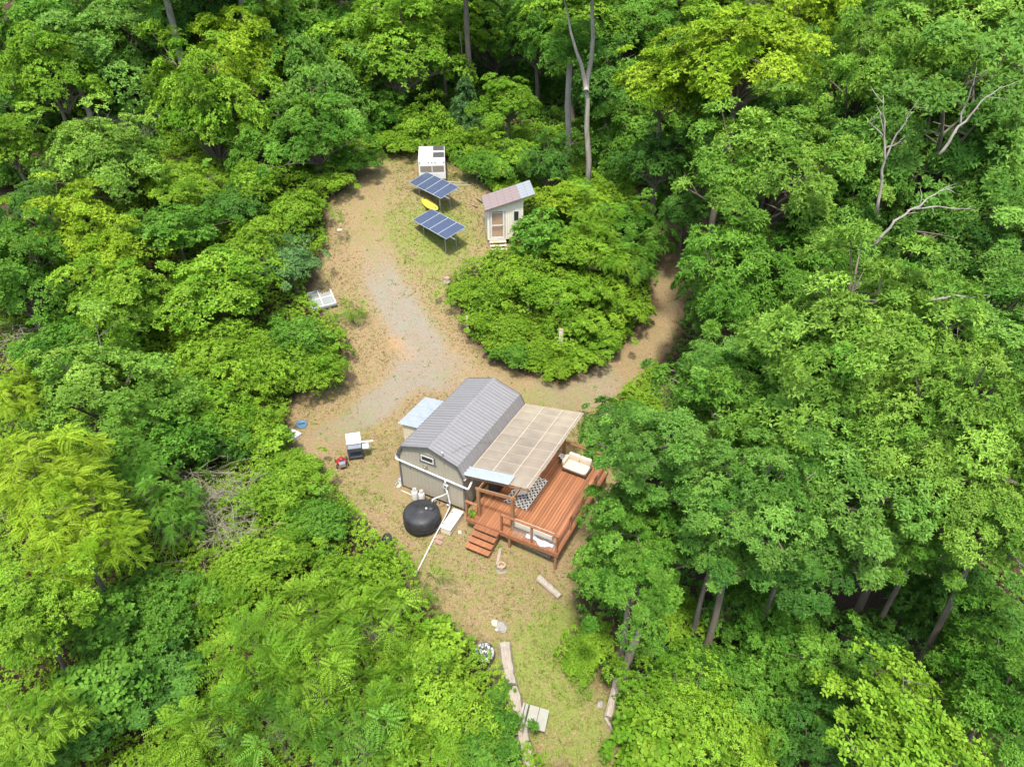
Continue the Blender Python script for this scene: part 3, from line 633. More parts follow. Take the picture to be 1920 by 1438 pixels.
for a, b in (((-.16, -.14, 0), (.16, -.14, .4)), ((.16, -.14, 0), (-.16, -.14, .4)), ((-.16, .14, 0), (.16, .14, .4)), ((.16, .14, 0), (-.16, .14, .4))): MB().tube([a, b], .014, 6).build('leg', DARKM, sp)
soft((-.18, -.18, .38), (.18, .18, .46)).build('seat', simple('mono_print', (.03, .03, .03), .9, (.7, .7, .7), 7, lo=.48, hi=.52), sp, True)
po = thing('potted_plant', 'small leafy green plant beside the cabin corner by the stairs', 'plant', hl(2.55, -.62, DZ), HY)
MB().lathe([(.07, 0), (.10, .14), (.11, .15), (.09, .15), (.08, .12)], 12).build('pot', BLACKP, po, True)
gq = np.random.default_rng(4); V, t_ = stars(np.array([[0, 0, .2]])+gq.normal(0, .09, (14, 3)), nrm(gq.normal(0, .5, (14, 3))+np.array([[0, 0, 1.]])), 5, .14, .4, gq, 1.0, np.full((14, 3), .6)); o = new_obj('foliage', np_mesh('foliage', V, 4, LM['fresh'], t_*np.array([[1, 1.6, 1]])), po)

# ------------------------------------------------------------------ beside the cabin
tk = thing('water_tank', 'large round black plastic water tank in front of the cabin', 'tank', hl(.36, -1.55, 0), HY)
TR = .86
mb = MB(); mb.lathe([(TR-.05, 0), (TR, .05), (TR, .66), (TR-.015, .72), (TR-.06, .78), (TR*.82, .84), (TR*.6, .895), (TR*.4, .93), (.22, .945), (.20, .965), (0.01, .97)], 48); mb.build('tank_body', BLACKP, tk, True)
for k in range(8):
    a = R(22.5+45*k); MB().beam((math.cos(a)*.28, math.sin(a)*.28, .932), (math.cos(a)*(TR-.10), math.sin(a)*(TR-.10), .795), .07, .05).build('rib', BLACKP, tk)
MB().lathe([(.16, 0), (.17, .05), (.15, .08), (.01, .09)], 20, (.36, .30, .875)).build('lid', BLACKP, tk, True); MB().lathe([(.05, 0), (.05, .07), (.01, .09)], 12, (.22, .12, .93)).build('vent_cap', WHITE, tk, True)
for z in (.2, .4, .58): MB().lathe([(TR, z-.012), (TR+.012, z), (TR, z+.012)], 48, cap=False).build('band', BLACKP, tk, True)
pp = thing('rain_pipe', 'white rainwater pipe across the cabin gable down to the tank', 'pipe', hl(0, 0, 0), HY)
def elbow(pts, r, name='pipe'): return MB().tube(pts, r, 12).build(name, PVC, pp, True)
elbow([(-1.95, .05, 2.10), (-1.98, -.08, 2.02), (-1.92, -.11, 1.98), (-1.6, -.11, 1.96), (2.0, -.11, 1.74), (2.1, -.10, 1.75), (2.12, -.02, 1.83), (2.10, .3, 1.98)], .052, 'header_pipe')
elbow([(.86, -.12, 1.78), (.86, -.14, 1.55)], .045, 'tee'); 
fb = MB().box((.86, -.15, 1.42), (.22, .09, .26), Matrix.Rotation(R(18), 3, 'Y')).build('leaf_filter', WHITE, pp); MB().b2((.80, -.20, 1.37), (.92, -.197, 1.47)).build('screen', DARKM, fb)
elbow([(.87, -.14, 1.32), (.95, -.14, .95), (1.04, -.14, .45), (1.06, -.16, .22)], .045, 'down_pipe')
elbow([(.95, -.14, .98), (.76, -.52, 1.02), (.62, -.80, 1.06), (.58, -.90, 1.04), (.57, -.92, .88)], .035, 'tank_branch')
elbow([(1.06, -.16, .24), (.86, -.18, .24)], .035, 'cleanout'); 
g1 = [(1.06, -.16, .22), (1.10, -.45, .14), (1.18, -.9, .10), (1.30, -2.0, gnd(1.30, -2)+.06), (1.66, -4.15, gnd(1.66, -4.15)+.05)]
elbow(g1, .033, 'drain_pipe')
for x in (-1.2, -.2, .4, 1.5): MB().b2((x-.01, -.165, 1.94-(x+1.6)*.061-.07), (x+.01, -.01, 1.94-(x+1.6)*.061+.075)).build('strap', GALV, pp)
cb = thing('storage_chest', 'cream coloured storage chest on the grass by the water tank', 'chest', hl(1.42, -1.58, gnd(1.6, -1)), HY+R(3))
MB().b2((0, 0, .02), (.50, 1.28, .36)).build('body', simple('chest_body', (.62, .56, .43), .6, (.54, .48, .36)), cb); MB().b2((-.02, -.02, .36), (.52, 1.30, .405)).build('lid', simple('chest_lid', (.76, .70, .60), .55, (.70, .63, .52)), cb)
for y in (.2, 1.02): MB().b2((-.035, y, .33), (.10, y+.05, .412)).build('hinge', DARKM, cb)
for i, (x, y, r, lab) in enumerate(((1.50, -1.86, 12, 'reddish paver nearest the end of the storage chest'), (1.62, -2.12, -8, 'reddish paver farther out from the storage chest'))):
    o = MB().box((0, 0, .03), (.40, .22, .06)).build('paver', BRICK); o.location = hl(x, y, gnd(x, y)); o.rotation_euler = (0, 0, HY+R(r)); tag(o, lab, 'paver', 'pavers by the chest')
for x, y, lab in ((-.80, -.42, 'white propane cylinder on the side away from the deck'), (-.44, -.36, 'white propane cylinder on the side nearer the downpipe')):
    t = thing('propane_cylinder', lab, 'gas cylinder', hl(x, y, gnd(x, y)), HY, 'propane cylinders behind the tank')
    MB().lathe([(.12, 0), (.12, .03), (.155, .06), (.16, .12), (.16, .50), (.145, .57), (.09, .62), (.03, .64)], 20).build('body', WHITE, t, True)
    MB().lathe([(.10, .60), (.10, .74), (.092, .74), (.092, .60)], 16, cap=False).build('collar', WHITE, t); MB().tube([(0, 0, .62), (0, 0, .72)], .025, 8).build('valve', STEEL, t)
o = MB().tube([(-1.72, -.28, .10), (-.9, -.3, .07), (-.6, -.34, .06)], .025, 8).build('ground_pipe', PVC); o.location = HO; o.rotation_euler = (0, 0, HY); tag(o, 'thin white pipe lying along the foot of the cabin wall', 'pipe')
mb = MB()
for k in range(7): a = [(-.2+gq.normal(0, .05), -.25+gq.normal(0, .05), .05)]; [a.append((a[-1][0]+gq.normal(.08, .07), a[-1][1]+gq.normal(0, .06), abs(.12+gq.normal(0, .08)))) for _ in range(6)]; mb.tube(a, .013, 5)
o = mb.build('hose_tangle', RUBBER); o.location = HO; o.rotation_euler = (0, 0, HY); tag(o, 'tangle of black hose behind the water tank', 'hose')
md = thing('meter_box', 'small white and grey box by the left corner of the cabin', 'box', hl(-1.98, .12, 0.05), HY)
MB().b2((-.12, -.1, 0), (.06, .12, .34)).build('body', WHITE, md); MB().b2((-.13, -.11, .34), (.07, .13, .37)).build('lid', GALV, md); MB().tube([(-.14, .0, .2), (-.22, -.08, .1), (-.24, -.2, 0.03)], .02, 6).build('hose', GALV, md)

# ------------------------------------------------------------------ things about the yard
def tire(px, py, label, tilt, rz, r=.33):
    p = at(px, py); t = thing('car_tire', label, 'tire', (p.x, p.y, p.z), rz)
    prof = [(r*.58, -.09), (r*.75, -.105), (r*.95, -.095), (r, -.05), (r, .05), (r*.95, .095), (r*.75, .105), (r*.58, .09), (r*.56, 0), (r*.58, -.09)]
    o = MB().lathe(prof, 28, cap=False).build('tread', RUBBER, t, True); o.location = (0, 0, r*math.sin(tilt)*.95+.1*math.cos(tilt)); o.rotation_euler = (tilt, 0, 0)
    o2 = MB().lathe([(r*.57, -.02), (r*.2, .0), (.04, .02)], 20).build('rim', STEEL, t, True); o2.location = o.location; o2.rotation_euler = o.rotation_euler
    return t
tire(727, 1022, 'old black tire half hidden at the thicket edge below the tank', R(62), R(-60))
mp_ = at(641, 869); mw = thing('push_mower', 'red push lawn mower next to the grill', 'mower', (mp_.x, mp_.y, mp_.z), R(200))
mb = MB(); mb.lathe([(.10, .10), (.27, .11), (.28, .18), (.22, .23), (.08, .26)], 20); mb.build('mower_deck', REDP, mw, True); MB().lathe([(.13, .25), (.14, .32), (.10, .40), (.03, .42)], 16).build('engine', REDP, mw, True); MB().b2((-.10, .08, .25), (.10, .24, .36)).build('fuel_tank', BLACKP, mw)
for x in (-.29, .29):
    for y in (-.24, .25): MB().tube([(x-.03, y, .10), (x+.03, y, .10)], .10, 14).build('wheel', RUBBER, mw)
MB().tube([(-.24, .25, .15), (-.24, .55, .55), (-.23, .72, .80), (.23, .72, .80), (.24, .55, .55), (.24, .25, .15)], .016, 7).build('handle', DARKM, mw); MB().b2((-.16, .26, .16), (.16, .5, .36)).build('grass_bag', STEEL, mw)
gp = at(668, 858); gl = thing('barbecue_grill', 'barbecue cart with white side lid near the red mower', 'grill', (gp.x, gp.y, gp.z), R(12))
for x in (-.35, .35):
    for y in (-.22, .22): MB().b2((x-.02, y-.02, 0), (x+.02, y+.02, .78)).build('leg', DARKM, gl)
MB().b2((-.37, -.24, .18), (.37, .24, .22)).build('shelf', DARKM, gl); MB().b2((-.38, -.25, .62), (.38, .25, .80)).build('firebox', DARKM, gl); MB().b2((-.34, -.21, .805), (.34, .21, .815)).build('grate', STEEL, gl)
o = MB().box((0, .0, 0), (.74, .62, .05)).build('lid', WHITE, gl); o.location = (-.02, .36, 1.02); o.rotation_euler = (R(28), 0, 0); MB().b2((.40, -.2, .70), (.72, .2, .73)).build('side_tray', simple('pale_blue_tray', (.48, .60, .66), .5), gl)
o = MB().b2((0, -.05, 0), (1.25, .05, .035)).build('white_plank', WHITE); o.location = (gp.x-.30, gp.y+.12, gp.z+.86); o.rotation_euler = (0, R(3), R(14)); tag(o, 'long white plank laid across the barbecue cart', 'plank')
bp = at(566, 797); bl = thing('barrel_lid', 'round blue plastic lid lying at the edge of the clearing', 'lid', (bp.x, bp.y, bp.z+.03), .4)
MB().lathe([(.02, 0), (.30, 0), (.31, .05), (.27, .09), (.24, .07), (.02, .09)], 28).build('disc', BLUEP, bl, True); MB().b2((-.16, -.03, .08), (.16, .03, .12)).build('handle', simple('dark_blue', (.03, .06, .10), .5), bl); bl.rotation_euler = (R(14), R(6), .4)
wp = at(551, 820); wb = thing('foam_cooler', 'white plastic cooler box lying beside the blue lid', 'cooler', (wp.x, wp.y, wp.z), R(-32))
MB().b2((-.34, -.26, 0), (.34, .26, .22)).build('body', WHITE, wb); MB().b2((-.36, -.28, .225), (.36, .28, .27)).build('lid', WHITE, wb); MB().tube([(-.36, -.18, .12), (-.48, -.16, .2), (-.50, .12, .22), (-.36, .16, .12)], .02, 6).build('handle', WHITE, wb)
# solar arrays
def solar(label, c, az, tilt, gpos):
    t = thing('solar_array', label, 'solar array', (c[0], c[1], float(tz(c[0], c[1]))), 0, 'ground mounted solar arrays')
    a = Vector((math.cos(az), math.sin(az), 0)); n = Vector((-math.sin(az), math.cos(az), 0)); b = n*math.cos(tilt)+Vector((0, 0, math.sin(tilt))); k = a.cross(b)
    M = Matrix((a, b, k)).transposed().to_4x4(); M.translation = Vector((0, 0, c[2]-float(tz(c[0], c[1]))))
    for i in range(4):
        p = MB().b2((-.495, -.825, -.02), (.495, .825, 0)).build('solar_panel', STEEL, t); p.matrix_local = M @ Matrix.Translation((-1.52+i*1.013, 0, 0))
        mb = MB()
        for lo, hi in (((-.50, -.83, -.03), (.50, -.80, .014)), ((-.50, .80, -.03), (.50, .83, .014)), ((-.50, -.80, -.03), (-.47, .80, .014)), ((.47, -.80, -.03), (.50, .80, .014))): mb.b2(lo, hi)
        mb.build('frame', GALV, p); MB().b2((-.47, -.80, .001), (.47, .80, .006)).build('cells', CELL, p)
    for y in (-.45, .45): o = MB().b2((-2.1, y-.025, -.09), (2.5, y+.025, -.035)).build('rail', STEEL, t); o.matrix_local = M
    for x in (-1.3, 1.3):
        for y in (-.45, .45):
            top = M @ Vector((x, y, -.09)); gz_ = float(tz(c[0]+top.x, c[1]+top.y))-float(tz(c[0], c[1]))-.15
            MB().tube([(top.x, top.y, gz_), top], .035, 8).build('leg', STEEL, t)
        p1, p2 = M @ Vector((x, -.45, -.12)), M @ Vector((x, .45, -.5)); MB().tube([p1, p2], .022, 6).build('brace', STEEL, t)
    return t
solar('tilted four panel solar array close in front of the camper', (-5.59, 49.34, 7.04), R(-50.2), R(15.8), None)
solar('tilted four panel solar array nearer the cabin, below the yellow kayak', (-4.93, 45.09, 5.92), R(-51), R(14), None)
# kayak
kp = at(806, 384, .2); ky = thing('kayak', 'yellow sit-on kayak lying between the two solar arrays', 'kayak', (kp.x, kp.y, float(tz(kp.x, kp.y))), R(-62))
mb = MB(); n = 22; m = 12; vs = []
for i in range(n+1):
    u = -1+2*i/n; hw = .40*(1-abs(u)**2.4)**.8+.004; hz = .15*(1-abs(u)**3)+.01
    for j in range(m):
        a = 2*math.pi*j/m; vs.append((u*1.35, hw*math.cos(a), .19+.10*u*u+hz*math.sin(a)*(1.1 if math.sin(a) < 0 else .75)))
mb.add(vs, [(i*m+j, i*m+(j+1) % m, (i+1)*m+(j+1) % m, (i+1)*m+j) for i in range(n) for j in range(m)]+[tuple(range(m-1, -1, -1)), tuple(n*m+j for j in range(m))]); mb.build('hull', YELLOW, ky, True)
MB().lathe([(.26, .285), (.24, .31), (.22, .29), (.10, .27), (.01, .27)], 18).build('seat_well', simple('dark_yellow', (.50, .36, .04), .5), ky, True).scale = (1.5, .95, 1); MB().lathe([(.10, .27), (.11, .30), (.01, .31)], 14, (-.95, 0, .02)).build('hatch', BLACKP, ky, True); MB().tube([(.95, 0, .35), (1.15, 0, .36)], .02, 6).build('grab_handle', BLACKP, ky)
# camper
cp = at(812, 345); cv = thing('camper_trailer', 'white travel trailer with four dark roof panels at the top of the clearing', 'camper', (cp.x, cp.y, cp.z), R(5))
CW, CL, CZ0, CZ1 = .98, 3.3, .36, 1.82
mb = MB(); prof2 = [(0, CZ0), (CL, CZ0), (CL, CZ1-.1), (CL-.15, CZ1), (.20, CZ1), (.07, CZ1-.08), (.03, CZ1-.40), (0, CZ0+.4)]
vs = [(-CW, y, z) for y, z in prof2]+[(CW, y, z) for y, z in prof2]; n = len(prof2)
mb.add(vs, [tuple(range(n)), tuple(range(2*n-1, n-1, -1))]+[(i, (i+1) % n, n+(i+1) % n, n+i) for i in range(n)]); mb.build('body', CAMPER, cv)
MB().b2((-CW+.05, .25, CZ1), (CW-.05, CL-.2, CZ1+.02)).build('roof_skin', CAMPROOF, cv)
for x in (-.45, .45):
    w = MB().add([(x-.42, .03, CZ1-.90), (x+.42, .03, CZ1-.90), (x+.42, .05, CZ1-.48), (x-.42, .05, CZ1-.48), (x-.42, -.015, CZ1-.90), (x+.42, -.015, CZ1-.90), (x+.42, .01, CZ1-.48), (x-.42, .01, CZ1-.48)], [(4, 5, 6, 7), (0, 3, 2, 1), (0, 1, 5, 4), (3, 7, 6, 2), (0, 4, 7, 3), (1, 2, 6, 5)]).build('front_window', TINTGLASS, cv)
for x, lab in ((-.88, 0), (-.25, 0), (0, 0), (.25, 0), (.88, 0)): MB().b2((x-.035, .02, CZ1-.27), (x+.035, .07, CZ1-.21)).build('marker_light', DARKM, cv)
for y in (.34, .93, 1.95, 2.54):
    s_ = MB().b2((.12, y, CZ1+.05), (.92, y+.48, CZ1+.085)).build('roof_solar_panel', simple('roof_panel_dark', (.10, .095, .09), .35), cv); MB().b2((.10, y-.02, CZ1+.03), (.94, y+.50, CZ1+.05)).build('panel_frame', GALV, s_)
MB().b2((-.55, 1.5, CZ1+.02), (-.15, 1.9, CZ1+.12)).build('roof_vent', WHITE, cv)
MB().b2((-CW-.012, 1.0, CZ0+.75), (-CW-.002, 1.8, CZ0+1.2)).build('side_window', DARKGLASS, cv); MB().b2((-CW-.02, 2.2, CZ0+.05), (-CW-.002, 2.8, CZ1-.15)).build('door', CAMPER, cv); MB().b2((-CW-.013, .15, CZ0+.30), (-CW-.001, 2.15, CZ0+.45)).build('side_stripe', simple('grey_stripe', (.35, .35, .34), .5), cv)
for x in (-CW-.03, CW-.17): MB().tube([(x, 1.7, .30), (x+.2, 1.7, .30)], .30, 20).build('wheel', RUBBER, cv)
MB().tube([(-.5, .1, .45), (0, -1.0, .45)], .04, 6).build('tow_bar', DARKM, cv); MB().tube([(.5, .1, .45), (0, -1.0, .45)], .04, 6).build('tow_bar', DARKM, cv); MB().b2((-.75, .25, 0), (-.65, .35, .42)).build('jack', DARKM, cv); MB().b2((.65, .25, 0), (.75, .35, .42)).build('jack', DARKM, cv)
for i, (px, py, rz, lab) in enumerate(((852, 343, -4, 'upper grey board on the ground beside the camper'), (856, 349, 3, 'lower grey board on the ground beside the camper'))):
    p = at(px, py); o = MB().box((0, 0, .04), (2.2, .14, .05)).build('board', WEATHER); o.location = p; o.rotation_euler = (0, 0, R(rz)); tag(o, lab, 'board', 'boards beside the camper')
# little shed on posts
sp_ = at(937, 462); sh = thing('garden_shed', 'small cream shed with sloping pinkish roof and glazed white door', 'shed', (sp_.x, sp_.y, sp_.z), R(7))
SX, SD, F0, HL, HRr = 1.20, 2.1, .55, 2.15, 2.85
x0, x1 = -.80, 1.58; 
mb = MB(); mb.prism([(x0+.02, F0), (x1-.02, F0), (x1-.02, F0+HRr-.02), (x0+.02, F0+HL-.02)], .16, SD-.02); mb.build('wall_core', SHEDW, sh)
mb = MB(); n = 16; w = (x1-x0)/n
for i in range(n):
    a, b = x0+i*w+.005, x0+(i+1)*w-.005; za = F0+HL+(HRr-HL)*(a-x0)/(x1-x0); zb = F0+HL+(HRr-HL)*(b-x0)/(x1-x0)
    if b < -.55 or a > .28: mb.prism([(a, F0-.05), (b, F0-.05), (b, zb), (a, za)], -.01, .15)
    else: mb.prism([(a, F0+1.98), (b, F0+1.98), (b, zb), (a, za)], -.01, .15); mb.prism([(a, F0-.05), (b, F0-.05), (b, F0+.0), (a, F0+.0)], -.01, .15)
mb.build('front_siding', SHEDW, sh); mb = MB()
for i in range(14): mb.b2((x0-.01, .02+i*.148, F0-.05), (x0+.02, .02+i*.148+.14, F0+HL)); mb.b2((x1-.02, .02+i*.148, F0-.05), (x1+.01, .02+i*.148+.14, F0+HRr))
mb.build('side_siding', SHEDW, sh)
MB().b2((-.56, .10, F0), (.28, .155, F0+1.98)).build('interior_panel', OCHRE, sh)
dr = MB().b2((-.62, -.045, F0), (-.50, .0, F0+2.06)).b2((.22, -.045, F0), (.34, .0, F0+2.06)).b2((-.50, -.045, F0+1.94), (.22, .0, F0+2.06)).b2((-.50, -.045, F0), (.22, .0, F0+.16)).b2((-.50, -.04, F0+.92), (.22, .0, F0+1.0)).b2((-.5, -.03, F0+1.82), (.22, -.02, F0+1.85)).build('door', WHITE, sh)
MB().b2((-.50, -.01, F0+.16), (.22, -.004, F0+.92)).build('pane', CLEAR_G, dr); MB().b2((-.50, -.01, F0+1.0), (.22, -.004, F0+1.94)).build('pane', CLEAR_G, dr); MB().tube([(.18, -.05, F0+.98), (.18, -.10, F0+.98)], .03, 8).build('handle', STEEL, dr)
wd = MB().b2((.90, -.035, F0+1.15), (.97, -.011, F0+1.95)).b2((1.27, -.035, F0+1.15), (1.34, -.011, F0+1.95)).b2((.97, -.035, F0+1.88), (1.27, -.011, F0+1.95)).b2((.97, -.035, F0+1.15), (1.27, -.011, F0+1.22)).build('window', WHITE, sh); MB().b2((.97, -.02, F0+1.22), (1.27, -.012, F0+1.88)).build('pane', DARKGLASS, wd)
rx0, rx1 = x0-.18, x1+.75; slope = (HRr-HL)/(x1-x0); rang = math.atan(slope); rl = (rx1-rx0)/math.cos(rang)
RM = Matrix.Translation((rx0, -.30, F0+HL+.04-slope*.18)) @ Matrix.Rotation(-rang, 4, 'Y')
nr = 6
for i in range(nr):
    for j in range(7):
        mt = ROOFTILE if j < 5 else SMOKE
        key = 'shed_tile_%d' % (j >= 5)
        me = bpy.data.meshes.get(key) or MB().b2((0, 0, 0), (rl/7-.012, .42, .02)).add([(0, .10, .02), (rl/7-.012, .10, .02), (rl/7-.012, .21, .055), (0, .21, .055), (0, .32, .02), (rl/7-.012, .32, .02)], [(0, 1, 2, 3), (3, 2, 5, 4)]).mesh(key, mt)
        o = new_obj('roof_panel', me, sh); o.matrix_local = RM @ Matrix.Translation((j*rl/7, i*.435, 0))
o = MB().b2((0, 0, -.06), (rl, nr*.435, -.005)).build('roof_deck', simple('rusty_joint', (.20, .12, .09), .8), sh); o.matrix_local = RM
o = MB().b2((-.03, -.01, -.14), (.02, nr*.435, .03)).build('fascia', TRIMG, sh); o.matrix_local = RM
for x in (x0+.08, x1-.08):
    for y in (.1, SD-.1): w_ = sh.location+Matrix.Rotation(R(7), 3, 'Z') @ Vector((x, y, 0)); MB().b2((x-.05, y-.05, float(tz(w_.x, w_.y))-sp_.z-.2), (x+.05, y+.05, F0)).build('post', WEATHER, sh)
ss = thing('shed_steps', 'pale wooden steps below the door of the little shed', 'steps', (sp_.x, sp_.y, sp_.z), R(7))
for i in range(3): MB().b2((-.70, -.36-i*.24, F0-.14-i*.155), (.42, -.10-i*.24, F0-.10-i*.155)).build('tread', BOARD, ss)
MB().b2((-.70, -.13, F0-.12), (.42, -.05, F0-.02)).build('landing_edge', BOARD, ss)
for x in (-.66, .34): MB().beam((x, -.08, F0-.16), (x, -.86, .02), .05, .14).build('stringer', WEATHER, ss)
# dismantled window sash
wf = at(607, 566); ws = thing('window_sash', 'pale framed glazed sash lying flat at the thicket edge', 'window sash', (wf.x-.15, wf.y+.1, wf.z+.16), R(-4))
FW, FD = 1.55, 1.75
mb = MB()
for lo, hi in (((0, 0, 0), (FW, .07, .08)), ((0, FD-.07, 0), (FW, FD, .08)), ((0, .07, 0), (.07, FD-.07, .08)), ((FW-.07, .07, 0), (FW, FD-.07, .08)), ((FW*.45, .07, .02), (FW*.45+.06, FD-.07, .08)), ((.07, FD*.48, .022), (FW-.07, FD*.48+.06, .078))): mb.b2([lo[0]-FW/2, lo[1]-FD/2, lo[2]], [hi[0]-FW/2, hi[1]-FD/2, hi[2]])
mb.build('frame', WHITE, ws); MB().b2((-FW/2+.05, -FD/2+.05, .03), (FW/2-.05, FD/2-.05, .036)).build('pane', PANE_G, ws); ws.rotation_euler = (R(9), R(-4), R(24))
MB().b2((-FW/2, -FD/2-.01, -.10), (FW/2, -FD/2+.06, -.01)).build('sill', GALV, ws)

# ------------------------------------------------------------------ stumps, logs, posts, rocks
def stump(px, py, r, h, label, mat=WEATHER, tilt=0.0, hollow=True, name='tree_stump'):
    p = at(px, py); t = thing(name, label, 'stump', (p.x, p.y, p.z-.08), random.uniform(0, 6)); g = np.random.default_rng(int(px)); mb = MB(); n = 14; vs = []
    ph = g.uniform(0, 6)
    for i, z in enumerate((0, .12, h*.5, h)):
        for k in range(n):
            a = 2*math.pi*k/n; rr = r*(1.35 if i == 0 else 1.1 if i == 1 else 1)*(1+.10*math.sin(3*a+ph)+.05*g.normal()); vs.append((rr*math.cos(a), rr*math.sin(a), z+(g.normal(0, .03) if i == 3 else 0)))
    mb.add(vs, [(i*n+k, i*n+(k+1) % n, (i+1)*n+(k+1) % n, (i+1)*n+k) for i in range(3) for k in range(n)]); mb.build('bark', mat, t)
    MB().lathe([(r*.97, h-.03), (r*.5, h-.02), (r*.45, h-(.16 if hollow else .015)), (.01, h-(.18 if hollow else .01))], 14, cap=False).build('cut_face', CUTWOOD, t); t.rotation_euler = (tilt, 0, t.rotation_euler.z)
def log(name, pts, rad, label, mat=WEATHER, cat='log', n=10, group=None):
    g = np.random.default_rng(len(label)); P_ = [Vector(p) for p in pts]; m = 9; out = []; rr = []
    for i in range(m):
        t = i/(m-1)*(len(P_)-1); k = min(int(t), len(P_)-2); q = P_[k].lerp(P_[k+1], t-k); out.append(q+Vector(g.normal(0, .03, 3))*rad*2); rr.append(rad*(1-.15*i/m)*(1+g.normal(0, .07)))
    o = MB().tube(out, rr, n).build(name, mat); return tag(o, label, cat, group)
stump(940, 1066, .22, .38, 'hollow grey stump standing alone below the deck stairs')
stump(838, 527, .20, .35, 'small cut stump at the corner of the green mound', hollow=False)
stump(390, 985, .22, .25, 'reddish broken stump among the dead brush', mat=CUTWOOD)
stump(1352, 1168, .26, .9, 'tall shattered brown stump under the oaks', mat=CUTWOOD, tilt=R(8))
for px, py, r, h, lab in ((1050, 665, .15, 1.9, 'thickest cut post standing in the green mound'), (990, 592, .09, 1.7, 'thin pale post in the middle of the green mound'), (877, 632, .08, 1.6, 'short grey post at the track side of the mound')):
    p = at(px, py); t = thing('cut_post', lab, 'post', (p.x, p.y, p.z-.1)); MB().tube([(0, 0, 0), (.02, 0, h*.5), (0, .02, h)], [r*1.1, r, r*.95], 9).build('shaft', WEATHER, t, True); MB().lathe([(r*.9, h+.004), (.01, h+.01)], 9).build('top', CUTWOOD, t)
a, b = at(1010, 1083, .15), at(1050, 1118, .15); log('fallen_log', (a, b), .17, 'short fallen log below the corner of the deck')
a, b = at(1197, 1185, .3), at(1165, 1268, .25); log('fallen_log', (a, b), .19, 'pale weathered log lying under the front oak')
a, b = at(1158, 1275, .25), at(1140, 1345, .2); log('fallen_log', (a, b), .18, 'grey lichen covered log at the right edge of the front yard')
a, b = at(1135, 1345, .08), at(1160, 1385, .05); log('fallen_log', (a, b), .07, 'thin pale pole at the foot of the lichen covered log')
a, b = at(1290, 1141, .25), at(1362, 1141, .3); log('fallen_log', (a, b), .07, 'thin pale log lying level against the shattered stump')
a, b = at(1375, 1125, .2), at(1332, 1062, 2.6); log('leaning_trunk', (a, b), .11, 'grey leaning trunk beneath the oaks near the shattered stump', BARK)
a, b = at(440, 828, .4), at(472, 828, .4); log('fallen_log', (a, b), .10, 'short pale log poking out of the thicket left of the cooler')
a, b = at(470, 838, .3), at(473, 862, .1); log('fallen_log', (a, b), .13, 'rotten brown log end below the short pale log')
a, b = at(356, 886, .9), at(440, 886, .9); log('dead_pole', (a, b), .03, 'straight white dead pole above the brush heap', TWIG, n=6)
a, b = at(390, 348, .9), at(400, 328, 1.4); log('snag', (a, b), .13, 'broken pale snag rising from the far left thicket', WEATHER, 'snag')
a, b = at(55, 470, 1.0), at(30, 422, 2.6); log('snag', (a, b), .12, 'leaning grey snag at the left edge of the picture', WEATHER, 'snag')
# long weathered beam in two lengths, cover, chair, rocks
a, b = at(945, 1208, .22), at(958, 1285, .22)
log('split_log', (a, b), .27, 'upper length of the long weathered split log', n=8, group='weathered split log')
a, b = at(960, 1292, .22), at(996, 1445, .22)
log('split_log', (a, b), .27, 'long lower length of the weathered split log under the folded cover', n=8, group='weathered split log')
cp_ = at(1002, 1345, .45); cv_ = thing('folded_cover', 'taupe folding truck bed cover lying across the split log', 'cover', (cp_.x, cp_.y, cp_.z), R(-14))
for i, (w, x) in enumerate(((.08, -.50), (.10, -.38), (.36, -.08), (.36, .30))): o = MB().b2((x-w/2, -.42, .0), (x+w/2, .42, .05)).build('panel', COVERM, cv_); o.rotation_euler = (0, R(7), 0)
for x in (-.445, -.30, .11): MB().b2((x-.008, -.42, .02+(-x)*.12), (x+.008, .42, .058+(-x)*.12)).build('seam', TRIMG, cv_)
mp2 = at(908, 1238); mc = thing('moon_chair', 'round black and white patterned folding chair at the thicket edge', 'chair', (mp2.x, mp2.y, mp2.z), R(15))
pat = simple('floral_print', (.05, .055, .05), .9, (.52, .52, .50), 9, lo=.47, hi=.53)
o = MB().lathe([(.40, .10), (.34, .03), (.18, -.06), (.02, -.09)], 24, cap=False).build('seat', pat, mc, True); o.location = (0, 0, .55); o.rotation_euler = (R(38), 0, 0)
o2 = MB().tube([(.40*math.cos(k*math.pi/12), .40*math.sin(k*math.pi/12), .10) for k in range(25)], .016, 6).build('rim', DARKM, mc); o2.location = (0, 0, .55); o2.rotation_euler = (R(38), 0, 0)
for k in range(4): a = R(45+90*k); MB().tube([(.30*math.cos(a), .30*math.sin(a), 0), (-.18*math.cos(a), -.18*math.sin(a), .52)], .012, 6).build('leg', STEEL, mc)
def rock(px, py, r, label, sq=.5, mat=STONE):
    p = at(px, py); g = np.random.default_rng(int(px*3+py)); mb = MB(); n, m = 10, 6; vs = []
    for i in range(m+1):
        for j in range(n):
            th = -math.pi/2+math.pi*i/m; ph = 2*math.pi*j/n; k = 1+g.normal(0, .10); vs.append((r*k*math.cos(th)*math.cos(ph), r*k*.8*math.cos(th)*math.sin(ph), r*sq*k*math.sin(th)))
    mb.add(vs, [(i*n+j, i*n+(j+1) % n, (i+1)*n+(j+1) % n, (i+1)*n+j) for i in range(m) for j in range(n)]); o = mb.build('rock', mat); o.location = (p.x, p.y, p.z+.02); o.rotation_euler = (0, 0, g.uniform(0, 6)); tag(o, label, 'rock')
PALE = simple('pale_stone', (.52, .47, .37), .9, (.40, .36, .28), 6, bmp=.3)
rock(928, 1168, .20, 'pale flat stone beyond the top of the split log', .35, PALE); rock(941, 1175, .30, 'low grey rock beside the pale flat stone', .3); rock(933, 1180, .12, 'small tan stone just below the pale flat stone', .4, PALE)
